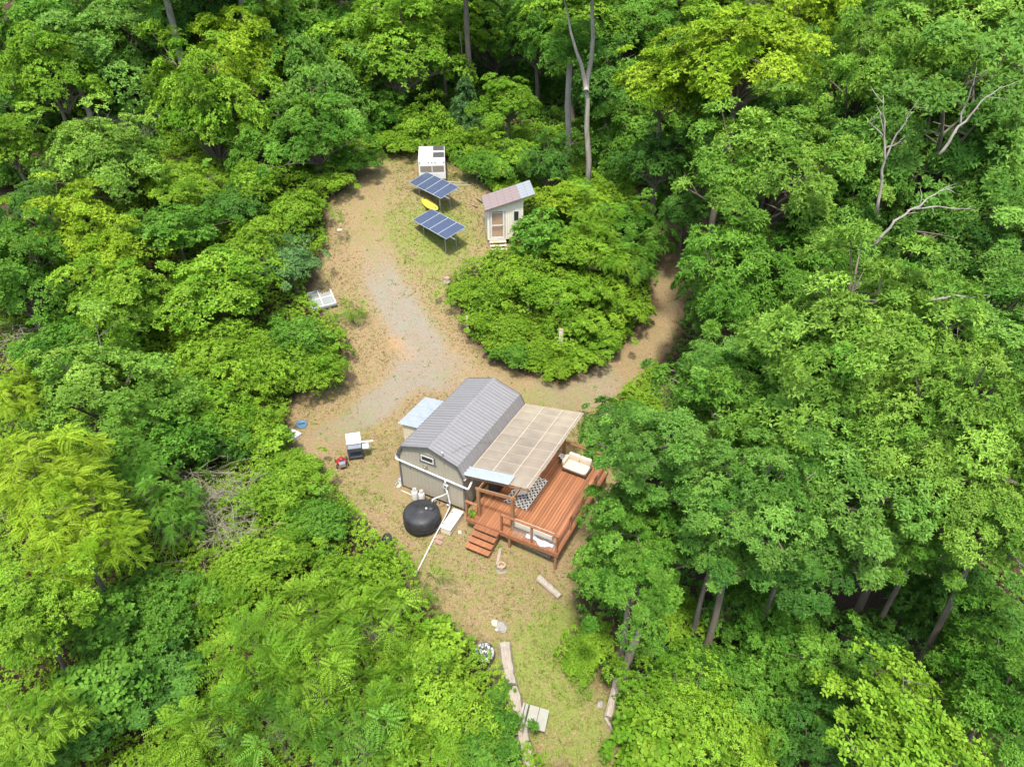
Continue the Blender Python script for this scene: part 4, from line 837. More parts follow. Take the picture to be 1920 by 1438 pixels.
rock(930, 635, .28, 'white stone showing at the mound edge', .7, PALE); rock(1125, 1320, .16, 'small dark rock by the lichen covered log', .7); rock(637, 432, .22, 'whitish debris stone at the thicket edge', .3, PALE); rock(748, 912, .13, 'pale stone at the foot of the cabin corner', .5, PALE); rock(862, 998, .12, 'small yellowish stone beside the storage chest', .5, PALE)
for i, (px, py, rz, ln, lab) in enumerate(((980, 1018, -25, 2.3, 'longest grey board lying under the deck front'), (1000, 1030, -32, 1.8, 'grey board leaning on the ground under the deck corner'), (935, 1045, 82, 1.1, 'half buried board in the grass above the hollow stump'), (893, 372, -55, 1.6, 'pinkish old board on the grass left of the little shed'), (885, 385, -40, 1.1, 'short pinkish board below the old board by the shed'))):
    p = at(px, py); o = MB().box((0, 0, .035), (ln, .12, .05)).build('board', WEATHER if i < 3 else BRICK); o.location = p; o.rotation_euler = (0, 0, R(rz)); tag(o, lab, 'board', 'loose boards about the yard')
# dead brush heaps
def brush(px, py, rx, ry, n, label, h=.6, up=.4):
    p = at(px, py); g = np.random.default_rng(int(px)); mb = MB()
    for _ in range(n):
        c = Vector((p.x+g.normal(0, rx*.5), p.y+g.normal(0, ry*.5), 0)); c.z = float(tz(c.x, c.y))+h+g.uniform(0, h*.9); d = Vector((g.normal(), g.normal(), g.normal(0, up))).normalized(); L = g.uniform(.4, 1.6); k = Vector(g.normal(0, .16, 3))
        mb.tube([c-d*L*.5, c+k*L*.5, c+d*L*.5], [.011, .008, .003], 4, False)
        for _ in range(2): d2 = (d+Vector(g.normal(0, .6, 3))).normalized(); mb.tube([c+k*L*.5, c+k*L*.5+d2*L*.4], [.006, .002], 3, False)
    t = thing('dead_brush', label, 'brush', (p.x, p.y, p.z), 0, 'heaps of dead brush'); o = mb.build('twigs', TWIG, t); o.location = (-p.x, -p.y, -p.z); o['kind'] = 'stuff'
brush(385, 985, 3.0, 2.4, 380, 'large grey heap of dead brush left of the front yard', 1.0)
brush(455, 1030, 1.6, 1.0, 50, 'bleached dead branches below the large brush heap', 1.1); brush(250, 285, 2.2, 1.5, 110, 'tangle of bare brown stems among the far left trees', 1.4, .9); brush(100, 360, 1.6, 2.0, 90, 'upright bare stems at the far left edge', 1.5, 1.2); brush(60, 690, 2.2, 1.2, 100, 'low tangle of dead stems at the left edge', 1.2); brush(1800, 560, 2.4, .8, 40, 'dead branches caught under the right hand oaks', 6.0, .2); brush(250, 1010, 1.5, 1.0, 50, 'brown dead twigs in the hollow left of the brush heap', .6)

# ------------------------------------------------------------------ trees and shrubs
OK_ = 'oaks on the right side of the clearing'
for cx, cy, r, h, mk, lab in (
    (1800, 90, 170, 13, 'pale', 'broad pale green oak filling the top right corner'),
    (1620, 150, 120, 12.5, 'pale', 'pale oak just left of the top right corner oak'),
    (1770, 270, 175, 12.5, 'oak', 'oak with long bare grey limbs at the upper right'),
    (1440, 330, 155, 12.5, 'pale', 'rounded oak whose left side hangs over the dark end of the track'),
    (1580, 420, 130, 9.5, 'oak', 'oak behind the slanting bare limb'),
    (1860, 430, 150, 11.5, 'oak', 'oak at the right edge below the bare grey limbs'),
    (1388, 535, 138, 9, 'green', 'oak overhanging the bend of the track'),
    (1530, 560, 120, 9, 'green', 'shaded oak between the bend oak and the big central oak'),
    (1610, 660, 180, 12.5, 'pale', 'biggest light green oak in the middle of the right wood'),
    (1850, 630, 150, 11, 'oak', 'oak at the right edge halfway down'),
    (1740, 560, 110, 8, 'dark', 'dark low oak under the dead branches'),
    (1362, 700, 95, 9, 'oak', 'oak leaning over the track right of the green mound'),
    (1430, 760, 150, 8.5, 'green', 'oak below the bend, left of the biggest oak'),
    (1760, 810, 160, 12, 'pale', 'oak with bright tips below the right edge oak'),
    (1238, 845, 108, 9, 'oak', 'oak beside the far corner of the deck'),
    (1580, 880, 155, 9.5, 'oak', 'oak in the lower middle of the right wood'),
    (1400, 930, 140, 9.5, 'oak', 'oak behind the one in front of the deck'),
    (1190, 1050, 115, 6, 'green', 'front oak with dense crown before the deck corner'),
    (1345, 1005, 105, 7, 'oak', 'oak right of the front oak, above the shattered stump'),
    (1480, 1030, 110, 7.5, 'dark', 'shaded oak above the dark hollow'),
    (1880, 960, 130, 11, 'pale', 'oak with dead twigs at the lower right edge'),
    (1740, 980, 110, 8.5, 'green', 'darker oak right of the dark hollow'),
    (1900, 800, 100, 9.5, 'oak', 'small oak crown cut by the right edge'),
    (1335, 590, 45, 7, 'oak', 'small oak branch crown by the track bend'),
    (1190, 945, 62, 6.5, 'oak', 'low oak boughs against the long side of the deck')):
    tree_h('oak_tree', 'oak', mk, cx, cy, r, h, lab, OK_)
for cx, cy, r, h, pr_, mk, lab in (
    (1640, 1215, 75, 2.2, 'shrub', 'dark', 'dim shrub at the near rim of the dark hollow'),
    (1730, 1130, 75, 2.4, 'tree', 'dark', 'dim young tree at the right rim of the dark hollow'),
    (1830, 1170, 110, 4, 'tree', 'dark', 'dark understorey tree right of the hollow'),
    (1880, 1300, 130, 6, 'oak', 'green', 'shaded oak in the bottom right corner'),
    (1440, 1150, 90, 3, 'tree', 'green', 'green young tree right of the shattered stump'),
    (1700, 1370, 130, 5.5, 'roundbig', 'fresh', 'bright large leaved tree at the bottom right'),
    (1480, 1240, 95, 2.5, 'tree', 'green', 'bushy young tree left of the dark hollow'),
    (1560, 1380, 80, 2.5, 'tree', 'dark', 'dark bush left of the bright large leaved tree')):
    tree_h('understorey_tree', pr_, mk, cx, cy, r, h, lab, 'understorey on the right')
FB = 'forest trees behind the clearing'
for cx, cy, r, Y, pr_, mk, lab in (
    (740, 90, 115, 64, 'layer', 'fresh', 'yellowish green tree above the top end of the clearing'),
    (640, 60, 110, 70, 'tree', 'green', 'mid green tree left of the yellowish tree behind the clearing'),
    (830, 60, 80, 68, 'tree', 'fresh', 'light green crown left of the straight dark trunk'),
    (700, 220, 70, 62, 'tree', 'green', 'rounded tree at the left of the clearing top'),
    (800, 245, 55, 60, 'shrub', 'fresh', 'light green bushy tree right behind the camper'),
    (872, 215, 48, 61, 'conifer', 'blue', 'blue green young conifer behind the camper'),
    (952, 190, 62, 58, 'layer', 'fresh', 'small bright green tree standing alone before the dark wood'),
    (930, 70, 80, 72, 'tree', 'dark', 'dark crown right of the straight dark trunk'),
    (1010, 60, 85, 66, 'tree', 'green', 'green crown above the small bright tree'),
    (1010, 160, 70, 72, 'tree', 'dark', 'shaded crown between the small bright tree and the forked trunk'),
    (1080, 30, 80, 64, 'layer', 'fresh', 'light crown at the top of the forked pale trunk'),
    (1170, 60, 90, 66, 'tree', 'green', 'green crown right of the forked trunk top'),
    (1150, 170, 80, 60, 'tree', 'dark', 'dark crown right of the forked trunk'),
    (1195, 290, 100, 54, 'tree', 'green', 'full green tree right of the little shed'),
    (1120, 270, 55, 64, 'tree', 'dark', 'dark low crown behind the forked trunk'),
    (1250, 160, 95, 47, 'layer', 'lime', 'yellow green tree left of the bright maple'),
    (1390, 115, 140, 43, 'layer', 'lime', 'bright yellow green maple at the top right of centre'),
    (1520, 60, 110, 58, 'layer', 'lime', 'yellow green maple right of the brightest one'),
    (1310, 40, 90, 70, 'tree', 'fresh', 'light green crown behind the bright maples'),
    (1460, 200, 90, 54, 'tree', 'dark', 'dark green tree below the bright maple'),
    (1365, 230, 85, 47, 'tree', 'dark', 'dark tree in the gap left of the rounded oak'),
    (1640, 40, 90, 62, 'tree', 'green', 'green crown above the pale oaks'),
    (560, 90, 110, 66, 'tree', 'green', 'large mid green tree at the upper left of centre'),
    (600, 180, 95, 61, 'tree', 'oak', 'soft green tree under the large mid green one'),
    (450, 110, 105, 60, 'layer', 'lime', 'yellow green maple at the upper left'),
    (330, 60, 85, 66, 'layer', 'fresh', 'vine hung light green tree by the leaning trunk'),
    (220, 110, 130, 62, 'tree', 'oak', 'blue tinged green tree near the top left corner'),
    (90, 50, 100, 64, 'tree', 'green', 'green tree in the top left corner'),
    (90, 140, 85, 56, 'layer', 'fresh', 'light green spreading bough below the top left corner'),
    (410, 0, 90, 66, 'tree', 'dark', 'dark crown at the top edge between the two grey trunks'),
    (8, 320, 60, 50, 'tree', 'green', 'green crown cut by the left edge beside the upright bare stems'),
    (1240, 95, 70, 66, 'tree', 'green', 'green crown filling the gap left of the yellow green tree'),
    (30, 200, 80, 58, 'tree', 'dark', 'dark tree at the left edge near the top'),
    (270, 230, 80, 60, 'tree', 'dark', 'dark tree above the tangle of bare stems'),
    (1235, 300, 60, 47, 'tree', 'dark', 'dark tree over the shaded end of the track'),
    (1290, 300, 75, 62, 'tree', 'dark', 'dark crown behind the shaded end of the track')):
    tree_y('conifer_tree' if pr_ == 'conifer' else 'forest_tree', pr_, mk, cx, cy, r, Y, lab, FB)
gf = np.random.default_rng(12)
ORD = ('first second third fourth fifth sixth seventh eighth ninth tenth eleventh twelfth thirteenth fourteenth fifteenth sixteenth seventeenth eighteenth nineteenth twentieth').split()
for Y, row in ((74, 'nearer'), (81, 'farther')):
    for k_, px in enumerate(np.arange(-60, 2030, 118)):
        cx = px+gf.uniform(-40, 40)+(Y % 7)*9; p = at_y(cx, 0, Y); x = p.x; gzv = float(tz(x, Y)); rr = gf.uniform(3.2, 4.4)
        mk = ('green', 'dark', 'oak', 'fresh')[int(gf.integers(0, 4))]
        plant('background_tree', 'tree', 'tree', mk, Vector((x, Y+gf.uniform(-2, 2), gzv+gf.uniform(6.0, 9.5))), rr, '%s from the left of the %s row of trees deep in the wood' % (ORD[k_], row), 'trees deep in the wood')
# bare trunks that show between the crowns
def bare(polys, Y, label, mat=BARK, crown=None):
    b = at_y(*polys[0][0][0], Y); gzv = float(tz(b.x, Y)); t = thing('tall_tree', label, 'tree', (b.x, Y, gzv-.1), 0, 'tall trunks before the dark wood')
    for k, (pts, r0, r1) in enumerate(polys):
        P_ = [at_y(px, py, Y+.25*k*math.sin(px)) for px, py in pts]
        if k == 0: P_.insert(0, Vector((P_[0].x, Y, gzv-.1)))
        m = len(P_); MB().tube([p-t.location for p in P_], [r0+(r1-r0)*i/(m-1) for i in range(m)], 9, False).build('trunk' if k == 0 else 'limb', mat, t, True)
    if crown:
        pr_, mk, cx, cy, r = crown; p = at_y(cx, cy, Y); me, lm, R0, H0 = PROTO[pr_][1]; s = r*proj(*p)[2]/FPX/R0
        o = new_obj('crown', me, t); o.location = p-t.location; o.scale = (s, s, s*.8); set_mat(o, LM[mk])
bare([([(1102, 385), (1104, 300), (1100, 240), (1102, 190), (1098, 158)], .26, .12), ([(1099, 172), (1096, 150), (1090, 122), (1080, 95), (1070, 60), (1062, 15), (1050, -25)], .17, .03), ([(1099, 172), (1101, 150), (1108, 115), (1112, 70), (1110, 20), (1112, -30)], .19, .09)], 50, 'tall pale tree with a forked crooked trunk', BARKP, ('layer', 'fresh', 1105, -40, 90))
bare([([(1064, 322), (1067, 260), (1064, 200), (1068, 120)], .27, .2)], 54, 'tall tree with vine clad lower trunk left of the forked tree', BARKP, ('tree', 'green', 1060, 90, 60))
bare([([(884, 225), (881, 150), (876, 70), (872, -30)], .30, .2), ([(880, 160), (868, 120), (862, 60)], .07, .03)], 63, 'tall tree with a straight grey trunk above the conifer', BARK, ('tree', 'green', 870, -60, 80))
bare([([(352, 170), (340, 110), (325, 50), (308, -20)], .32, .24)], 60, 'tall tree with leaning grey trunk at the upper left', BARKP, ('tree', 'dark', 300, -60, 90))
bare([([(476, 120), (468, 80), (458, 40), (448, -20)], .26, .2), ([(460, 45), (476, 10), (480, -20)], .09, .05)], 63, 'tall tree with grey trunk behind the upper left maple', BARKP, ('tree', 'green', 440, -60, 90))
bare([([(172, 225), (160, 190), (142, 150), (130, 110)], .24, .18)], 57, 'tree with bent grey trunk near the left edge', BARKP)
bare([([(1612, 1096), (1640, 1010), (1655, 960)], .2, .17)], float(at(1612, 1096).y), 'dark slanting trunk in the hollow of the right wood', BARK)
# bare limbs that stand out of the upper right oak
for cx, cy, Y, segs, lab in ((1650, 470, 24, [[(1635, 465), (1680, 415), (1740, 372), (1790, 350)], [(1700, 395), (1760, 388), (1830, 392)]], 'thick bare limb slanting across the upper right oak'),
                             (1656, 380, 25, [[(1645, 400), (1655, 320), (1660, 240), (1656, 180)], [(1657, 300), (1690, 240), (1720, 190)], [(1656, 260), (1630, 220)], [(1658, 280), (1690, 265)]], 'upright bare forked limb in the upper right oak'),
                             (1800, 290, 26, [[(1760, 290), (1800, 240), (1840, 190), (1880, 160)], [(1800, 240), (1815, 180), (1830, 130)]], 'bare grey limb near the top right edge'),
                             (1800, 560, 22, [[(1740, 560), (1790, 556), (1850, 557)]], 'level bare limb among the right hand oaks'),
                             (1870, 980, 17, [[(1920, 1005), (1880, 985), (1850, 962)], [(1880, 985), (1900, 975)]], 'bare twiggy limb at the lower right edge'),
                             (1830, 1420, 14.5, [[(1900, 1445), (1850, 1425), (1800, 1400), (1780, 1395)], [(1850, 1425), (1880, 1410), (1895, 1418)]], 'bare branches at the bottom right corner')):
    b = at_y(*segs[0][0], Y); t = thing('bare_limb', lab, 'limb', b, 0, 'bare limbs in the oaks')
    gb = np.random.default_rng(int(cx))
    for k, sg in enumerate(segs):
        P_ = [at_y(px, py, Y+.2*k)-b for px, py in sg]; r0 = .062 if k == 0 and 'twig' not in lab and 'branches' not in lab else .04; m = len(P_); Q_ = []; n = (m-1)*4+1
        for i in range(n):
            u = i/4; q = min(int(u), m-2); Q_.append(P_[q].lerp(P_[q+1], u-q)+Vector(gb.normal(0, .035, 3)))
        MB().tube(Q_, [r0*(1-.85*i/(n-1)) for i in range(n)], 7).build('limb' if k == 0 else 'branch', BARKP, t, True)
        for i in range(3, n-1, 2):
            d = ((Q_[i+1]-Q_[i]).normalized()+Vector(gb.normal(0, .6, 3))).normalized(); L = gb.uniform(.3, .9); e = Q_[i]+d*L
            MB().tube([Q_[i], Q_[i]+d*L*.5+Vector(gb.normal(0, .04, 3)), e], [r0*.3, r0*.2, .004], 5).build('twig', BARKP, t, True)
# left thicket: small trees and shrubs
LT = 'thicket left of the clearing'
for cx, cy, r, h, pr_, mk, lab in (
    (400, 215, 105, 4.0, 'tree', 'fresh', 'rounded light green tree left of the clearing top'),
    (585, 250, 90, 3.5, 'tree', 'green', 'green tree at the upper left edge of the clearing'),
    (490, 270, 60, 2.5, 'tree', 'green', 'green bush between the two rounded trees at the upper left'),
    (20, 270, 70, 4.5, 'layer', 'fresh', 'light green tree at the left edge by the bare stems'),
    (200, 300, 95, 3.5, 'tree', 'pale', 'pale green feathery tree above the yellow maple'),
    (150, 425, 100, 4.2, 'layer', 'lime', 'yellowest young maple on the left side'),
    (215, 480, 70, 3.8, 'layer', 'lime', 'yellow maple crown below the yellowest one'),
    (60, 400, 70, 3.5, 'tree', 'dark', 'dark tree left of the yellowest maple'),
    (30, 520, 95, 3.8, 'tree', 'green', 'shady green tree at the left edge halfway up'),
    (225, 570, 100, 3.8, 'layer', 'fresh', 'spreading light green tree left of the window sash'),
    (410, 540, 95, 3.0, 'roundbig', 'fresh', 'large leaved bright green bush left of the window sash'),
    (330, 430, 80, 2.6, 'shrub', 'green', 'mid green shrub right of the yellow maple crown'),
    (440, 385, 50, 1.8, 'shrub', 'dark', 'dark rounded bush amid the upper left thicket'),
    (545, 490, 60, 2.0, 'fine', 'blue', 'blue green rounded shrub beside the track'),
    (560, 395, 70, 1.5, 'fine', 'vine', 'low yellow green shrub at the upper bend of the track'),
    (620, 340, 45, 1.0, 'fine', 'vine', 'small shrub at the track edge near the clearing top'),
    (480, 450, 60, 1.8, 'shrub', 'vine', 'vine draped shrub above the blue green one'),
    (330, 350, 70, 1.8, 'fine', 'vine', 'low vine covered shrub near the broken snag'),
    (480, 340, 70, 1.6, 'fine', 'fresh', 'bright low shrub right of the broken snag'),
    (548, 642, 72, 1.5, 'shrub', 'green', 'dark green leafy mound below the window sash'),
    (500, 690, 90, 1.7, 'fine', 'vine', 'vine mound at the left bulge of the clearing'),
    (590, 690, 55, 1.2, 'shrub', 'vine', 'vine covered hump reaching farthest into the clearing'),
    (410, 650, 90, 1.9, 'fine', 'vine', 'broad vine blanket over shrubs left of the vine mound'),
    (380, 770, 90, 1.7, 'shrub', 'fresh', 'bright shrub in the vine blanket above the short pale log'),
    (470, 795, 55, 1.1, 'shrub', 'vine', 'green shrub just left of the blue lid'),
    (200, 740, 125, 4.0, 'tree', 'pale', 'feathery pale green tree in the middle of the left side'),
    (120, 650, 80, 2.8, 'shrub', 'green', 'green shrub above the feathery pale tree'),
    (320, 830, 75, 2.4, 'roundbig', 'green', 'broad leaved shrub right of the feathery tree'),
    (420, 830, 50, 1.2, 'shrub', 'dark', 'dark shrub behind the short pale log'),
    (500, 830, 40, 1.0, 'round', 'fresh', 'small bright shrub beside the rotten log end'),
    (30, 740, 55, 5.0, 'pinnate', 'lime', 'yellow green walnut boughs at the left edge'),
    (70, 900, 105, 5.5, 'pinnate', 'lime', 'tall yellow green walnut with hanging leaves on the left'),
    (150, 1010, 100, 5.0, 'pinnate', 'lime', 'lower walnut crown facing the dark hollow'),
    (60, 1160, 105, 5.0, 'tree', 'fresh', 'light green maple at the lower left edge'),
    (40, 1380, 90, 4.0, 'pinnate', 'fresh', 'walnut sapling in the bottom left corner'),
    (250, 860, 60, 3.0, 'pinnate', 'green', 'green sapling with feather leaves below the pale tree'),
    (310, 960, 70, 2.0, 'pinnate', 'green', 'dark feathery sapling left of the brush heap'),
    (200, 1170, 60, 2.6, 'round', 'green', 'shrub with very large round leaves by the walnut'),
    (180, 1290, 70, 2.4, 'round', 'green', 'second large round leaved shrub at the lower left'),
    (130, 1370, 90, 1.8, 'shrub', 'dark', 'dark glossy shrub at the bottom left'),
    (300, 1150, 90, 1.4, 'shrub', 'green', 'green shrub below the bleached branches'),
    (280, 1270, 90, 1.2, 'shrub', 'dark', 'shaded ivy covered shrub in the lower left'),
    (560, 880, 45, 1.0, 'shrub', 'fresh', 'bright leafy shrub just left of the mower'),
    (520, 930, 70, 1.2, 'shrub', 'fresh', 'bright shrub beside the large brush heap'),
    (600, 980, 70, 1.2, 'fine', 'green', 'fine leaved green mound left of the tire'),
    (520, 1040, 80, 1.3, 'fine', 'vine', 'vine mound right of the bleached branches'),
    (660, 1080, 70, 1.1, 'shrub', 'vine', 'leafy mound below the tire'),
    (720, 1130, 50, .9, 'round', 'vine', 'low round leaved vine at the corner of the front yard'),
    (420, 1110, 80, 1.1, 'fine', 'vine', 'yellowish vine mound in the lower middle left'),
    (600, 1150, 80, 1.3, 'sapling', 'fresh', 'feathery sumac above the bottom left saplings'),
    (700, 1180, 80, 1.6, 'sapling', 'fresh', 'feathery sumac at the edge of the front yard'),
    (480, 1250, 95, 2.0, 'sapling', 'fresh', 'tall feathery sumac left of the bottom middle'),
    (600, 1290, 95, 2.2, 'sapling', 'fresh', 'tallest feathery sumac with arching leaves at the bottom'),
    (520, 1370, 95, 1.8, 'sapling', 'green', 'dark feathery sumac at the bottom edge'),
    (400, 1360, 90, 1.8, 'sapling', 'fresh', 'light feathery sumac at the bottom left of centre'),
    (680, 1390, 95, 1.8, 'sapling', 'green', 'dark green feathery sumac near the bottom middle'),
    (340, 1420, 60, 1.2, 'fine', 'vine', 'yellow green mound at the bottom edge'),
    (810, 1230, 65, 1.1, 'round', 'vine', 'round leaved bush left of the moon chair'),
    (820, 1330, 85, 1.4, 'roundbig', 'vine', 'round leaved vine bush left of the split log'),
    (900, 1400, 70, 1.2, 'shrub', 'green', 'leafy bush hiding the lower split log side'),
    (740, 1290, 70, 1.5, 'sapling', 'fresh', 'sumac beside the round leaved bush'),
    (790, 1410, 80, 1.4, 'sapling', 'fresh', 'sumac in front of the round leaved vine bush'),
    (935, 1300, 22, .5, 'shrub', 'green', 'small green weed growing over the split log')):
    nm = {'tree': 'small_tree', 'layer': 'small_tree', 'pinnate': 'walnut_tree', 'sapling': 'sumac_sapling'}.get(pr_, 'shrub')
    tree_h(nm, pr_, mk, cx, cy, r, h, lab, LT, 'tree' if nm in ('small_tree', 'walnut_tree') else 'shrub')
MD = 'shrubs of the green mound'
for cx, cy, r, h, pr_, mk, lab in (
    (870, 545, 36, .7, 'shrub', 'vine', 'low leafy end of the mound by the cut stump'),
    (925, 555, 42, .9, 'shrub', 'vine', 'yellow green shrub in the mound near the cut stump'),
    (900, 600, 40, .8, 'fine', 'vine', 'shrub in the mound beside the short grey post'),
    (960, 620, 48, .9, 'fine', 'vine', 'feathery shrub left of the thin pale post'),
    (962, 665, 38, .7, 'shrub', 'green', 'shrub at the lower left rim of the mound'),
    (1010, 660, 42, .8, 'fine', 'vine', 'fine leaved shrub left of the thickest post'),
    (1042, 690, 32, .6, 'shrub', 'vine', 'lowest shrub of the mound next to the track'),
    (1085, 668, 40, .8, 'shrub', 'fresh', 'bright shrub at the lower right rim of the mound'),
    (1080, 610, 50, 1.1, 'shrub', 'fresh', 'glossy shrub right of the thin pale post'),
    (1132, 632, 46, .9, 'shrub', 'fresh', 'glossy shrub on the track side of the mound'),
    (1163, 580, 46, 1.1, 'shrub', 'vine', 'shrub at the right rim of the mound'),
    (1120, 550, 58, 1.4, 'shrub', 'vine', 'tall shrub in the upper right of the mound'),
    (1040, 540, 58, 1.6, 'shrub', 'fresh', 'fresh green tall shrub in the heart of the mound'),
    (985, 510, 50, 1.3, 'shrub', 'vine', 'shrub below the steps of the little shed'),
    (1012, 440, 52, 2.2, 'round', 'green', 'broad leaved bush against the side of the little shed'),
    (1070, 460, 60, 2.0, 'shrub', 'fresh', 'bright bush right of the little shed'),
    (1140, 480, 58, 2.0, 'pinnate', 'fresh', 'feathery bush at the upper right of the mound'),
    (1180, 500, 42, 1.6, 'pinnate', 'green', 'feathery bush at the right rim of the mound top'),
    (1068, 372, 52, 2.5, 'shrub', 'lime', 'yellow green bush behind the little shed roof'),
    (1110, 400, 60, 2.5, 'pinnate', 'fresh', 'light feathery bush behind the little shed'),
    (1222, 462, 34, 2.0, 'pinnate', 'green', 'feathery bush leaning over the shaded track'),
    (1285, 398, 48, 3.2, 'tree', 'dark', 'dark young tree closing the far end of the track'),
    (1180, 420, 55, 2.5, 'tree', 'green', 'green bush near the shaded end of the track'),
    (895, 308, 42, 1.2, 'fine', 'green', 'long green hedge like bush right of the camper'),
    (930, 310, 45, 1.4, 'shrub', 'green', 'green bush between the camper and the little shed'),
    (980, 300, 50, 1.8, 'shrub', 'fresh', 'bright bush above the little shed roof'),
    (845, 268, 36, 1.0, 'shrub', 'vine', 'low bush just behind the camper'),
    (1030, 310, 50, 2.2, 'tree', 'dark', 'dark bush behind the yellow green one'),
    (740, 268, 40, 1.0, 'shrub', 'vine', 'leafy bush at the top end of the clearing'),
    (660, 300, 45, 1.4, 'shrub', 'green', 'shaded bush at the top left of the clearing')):
    tree_h('walnut_tree' if pr_ == 'pinnate' else 'shrub', pr_, mk, cx, cy, r, h, lab, MD, 'shrub')
for cx, cy, r, h, pr_, mk, lab in (
    (1290, 1320, 110, 1.6, 'fine', 'fresh', 'bright small leaved bush right of the front yard'),
    (1345, 1270, 65, 1.4, 'shrub', 'green', 'green bush between the logs and the shattered stump'),
    (1285, 1255, 60, 1.2, 'shrub', 'green', 'bush right of the pale log under the front oak'),
    (1380, 1380, 90, 1.4, 'fine', 'vine', 'yellow green bush at the bottom right of centre'),
    (1220, 1410, 80, 1.0, 'round', 'vine', 'low leafy vine at the bottom right of the front yard'),
    (1400, 1290, 80, 1.8, 'shrub', 'green', 'shaded bush left of the young trees'),
    (1110, 1200, 45, .7, 'fine', 'vine', 'weedy bush in the shade of the front oak'),
    (1090, 1240, 45, .6, 'fine', 'vine', 'low weeds beside the bare patch in the front yard'),
    (1260, 1150, 60, 1.0, 'fine', 'vine', 'yellowish weeds left of the level log'),
    (1150, 790, 45, .9, 'shrub', 'dark', 'dark bush between the deck and the track'),
    (1135, 845, 35, .8, 'shrub', 'green', 'leafy bush behind the loveseat')):
    tree_h('shrub', pr_, mk, cx, cy, r, h, lab, 'bushes right of the front yard', 'shrub')
tree_h('shrub', 'sapling', 'fresh', 660, 592, 24, .5, 'lone spiky weed at the bend of the gravel track', None, 'weed')

# ------------------------------------------------------------------ ground cover
def scatter(n, xr, yr, g):
    x = g.uniform(*xr, n); y = g.uniform(*yr, n); px, py, d = proj(x, y, tz(x, y)+.8)
    ok = (px > -90) & (px < 2010) & (py > -60) & (py < 1540); return x[ok], y[ok]
proj_np = proj
HOL = at(1600, 1130)
def undergrowth(name, label, n, xr, yr, seed, mk, dens, hscale, L, keep):
    g = np.random.default_rng(seed); x, y = scatter(n, xr, yr, g); k = ~inpoly(CLEAR, x+wave(x, y, 1.3)*.3, y+wave(x, y, 1.4, 1)*.3) & keep(x, y); x, y = x[k], y[k]
    hv = hscale*(.6+.42*wave(x, y, .6, 3)+.25*wave(x, y, 1.7, 1)+.15*wave(x, y, 4.1, 2)); hv = np.maximum(hv, .12); z = tz(x, y)+hv*g.uniform(.55, 1.0, len(x))
    Pc = np.stack([x, y, z], 1); A = nrm(np.stack([-.35*np.cos(x*.75)*.8+g.normal(0, .35, len(x)), -.3+g.normal(0, .35, len(x)), np.full(len(x), 1.0)], 1))
    tint = np.stack([np.clip(.5+.3*wave(x, y, .5, 5)+g.normal(0, .18, len(x)), 0, 1.1), np.clip(1+.15*wave(x, y, 1.1, 2)+g.normal(0, .08, len(x)), .7, 1.3), np.zeros(len(x))], 1)
    V, t = stars(Pc, A, dens, L, .6, g, 1.2, tint); o = new_obj(name, np_mesh(name, V, 4, LM[mk], np.clip(t, 0, 1.3))); tag(o, label, None, None, 'stuff'); return o
undergrowth('undergrowth', 'tangled vines and low plants covering the left slope', 120000, (-34, 2), (11, 60), 101, 'vine', 5, 1.5, .115, lambda x, y: (x < -1) | (y < 22))
undergrowth('undergrowth', 'low green plants on the mound between the tracks', 40000, (-2, 9), (30, 62), 102, 'vine', 5, 1.15, .115, lambda x, y: (x > -2.5) & (x < 9.5) & (y > 30))
undergrowth('undergrowth', 'sparse dark plants under the right hand wood', 34000, (1, 40), (10, 66), 103, 'green', 5, .8, .17, lambda x, y: (x > 1.5) & ~((x < 9.5) & (y > 30)) & (np.hypot(x-HOL.x, (y-HOL.y)*.9) > 1.3+.6*wave(x, y, 1.1)))
undergrowth('undergrowth', 'dim green plants on the floor of the wood behind the clearing', 40000, (-50, 50), (55, 78), 104, 'green', 5, 1.1, .2, lambda x, y: y > 55)
# grass and weeds in the clearing
def grass(name, label, n, seed, mk, fn, hmin, hmax, blades=5):
    g = np.random.default_rng(seed); x = g.uniform(-14, 14, n); y = g.uniform(11, 60, n); k = inpoly(CLEAR, x, y); x, y = x[k], y[k]
    lx, ly = x-HO.x, y-HO.y; u = lx*math.cos(HY)+ly*math.sin(HY); v = -lx*math.sin(HY)+ly*math.cos(HY); k = ~((u > -3.4) & (u < 7.05) & (v > -.9) & (v < 6.2)) & (g.random(len(x)) < fn(x, y)); x, y = x[k], y[k]
    m = len(x); hh = g.uniform(hmin, hmax, m); Pc = np.stack([x, y, tz(x, y)-.01], 1); A = nrm(np.stack([g.normal(0, .2, m), g.normal(0, .2, m), np.ones(m)], 1))
    tint = np.stack([g.uniform(0, 1, m), g.uniform(.8, 1.2, m), np.zeros(m)], 1); T, B = frames(A); out = []; tt = []
    for j in range(blades):
        ph = g.uniform(0, 6.28, m); th = g.uniform(.2, 1.0, m)[:, None]; Ra = T*np.cos(ph)[:, None]+B*np.sin(ph)[:, None]; D = A*np.cos(th)+Ra*np.sin(th); S = nrm(np.cross(D, A)); w = (hh*.09+.006)[:, None]
        b = Pc+Ra*g.uniform(0, .05, m)[:, None]; out.append(np.stack([b-S*w, b+S*w, b+D*hh[:, None]], 1)); tt.append(tint)
    V = np.stack(out, 1).reshape(-1, 3); o = new_obj(name, np_mesh(name, V, 3, LM[mk], np.stack(tt, 1).reshape(-1, 3))); tag(o, label, None, None, 'stuff')
def trk(x, y): return np.minimum(dist_line(TRACK, x, y), dist_line(TRACK2, x, y))
grass('grass', 'short dry straw and grass tufts across the clearing', 70000, 201, 'straw', lambda x, y: .06+.84*sstep(.8, 2.0, trk(x, y)), .05, .14)
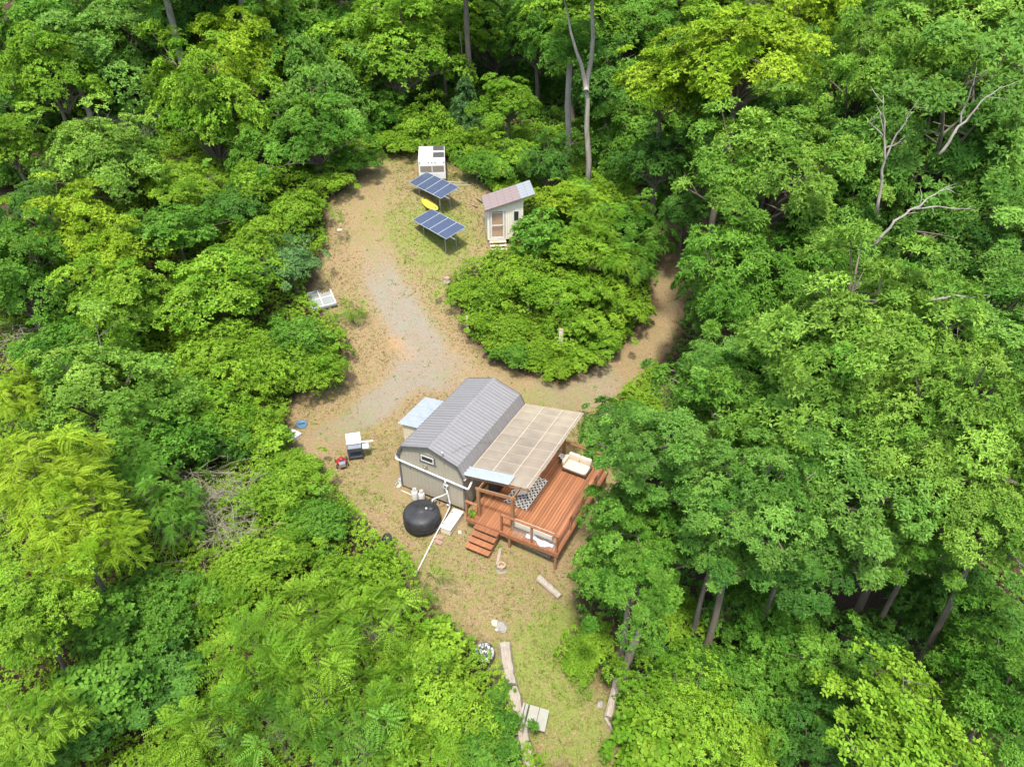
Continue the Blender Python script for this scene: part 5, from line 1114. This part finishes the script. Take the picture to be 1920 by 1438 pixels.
def gpatch(x, y):
    f = np.clip(wave(x, y, 1.9, 4)*1.1+wave(x, y, .7, 2)*.5-.25, 0, 1)
    for px, py, r, a in ((1040, 1310, 1.6, .5), (1090, 1420, 2.0, .7), (860, 420, 2, .5), (730, 300, 2.5, .5), (1060, 1170, 1.2, .7), (1120, 830, 1.2, .8), (880, 330, 1.6, .6)):
        c = at(px, py); f = np.maximum(f, a*np.exp(-((x-c.x)**2+(y-c.y)**2)/r**2))
    return f*.8*sstep(.2, 1.3, trk(x, y))*np.clip(.6+.6*wave(x, y, 1.2, 7), .1, 1)+.008
grass('weeds', 'patches of fresh green weeds in the clearing', 60000, 202, 'fresh', gpatch, .07, .2)
def litter(n, seed):
    g = np.random.default_rng(seed); x = g.uniform(-14, 14, n); y = g.uniform(11, 60, n); k = inpoly(CLEAR, x+wave(x, y, 1.2)*.5, y+wave(x, y, 1.1, 3)*.5) & (g.random(n) < (.25+.75*(wave(x, y, .9, 6) > .1))*(.12+.88*sstep(1.0, 2.0, trk(x, y)))); x, y = x[k], y[k]; m = len(x)
    lx, ly = x-HO.x, y-HO.y; u = lx*math.cos(HY)+ly*math.sin(HY); v = -lx*math.sin(HY)+ly*math.cos(HY); k = ~((u > -3.4) & (u < 7.05) & (v > -.9) & (v < 6.2)); x, y = x[k], y[k]; m = len(x)
    Pb = np.stack([x, y, tz(x, y)+.02], 1); th = g.uniform(0, 6.28, m); D = nrm(np.stack([np.cos(th), np.sin(th), g.normal(0, .15, m)], 1)); Nn = nrm(np.stack([g.normal(0, .3, m), g.normal(0, .3, m), np.ones(m)], 1)); Nn = nrm(Nn-D*np.sum(Nn*D, 1, keepdims=True))
    l = g.uniform(.05, .16, m); V = kites(Pb, D, Nn, l, l*g.uniform(.15, .6, m)).reshape(-1, 3)
    o = new_obj('leaf_litter', np_mesh('leaf_litter', V, 4, LM['litter'], np.stack([g.uniform(0, 1, m), g.uniform(.7, 1.3, m), np.zeros(m)], 1))); tag(o, 'dry leaves and wood chips scattered over the clearing', None, None, 'stuff')
litter(26000, 301)
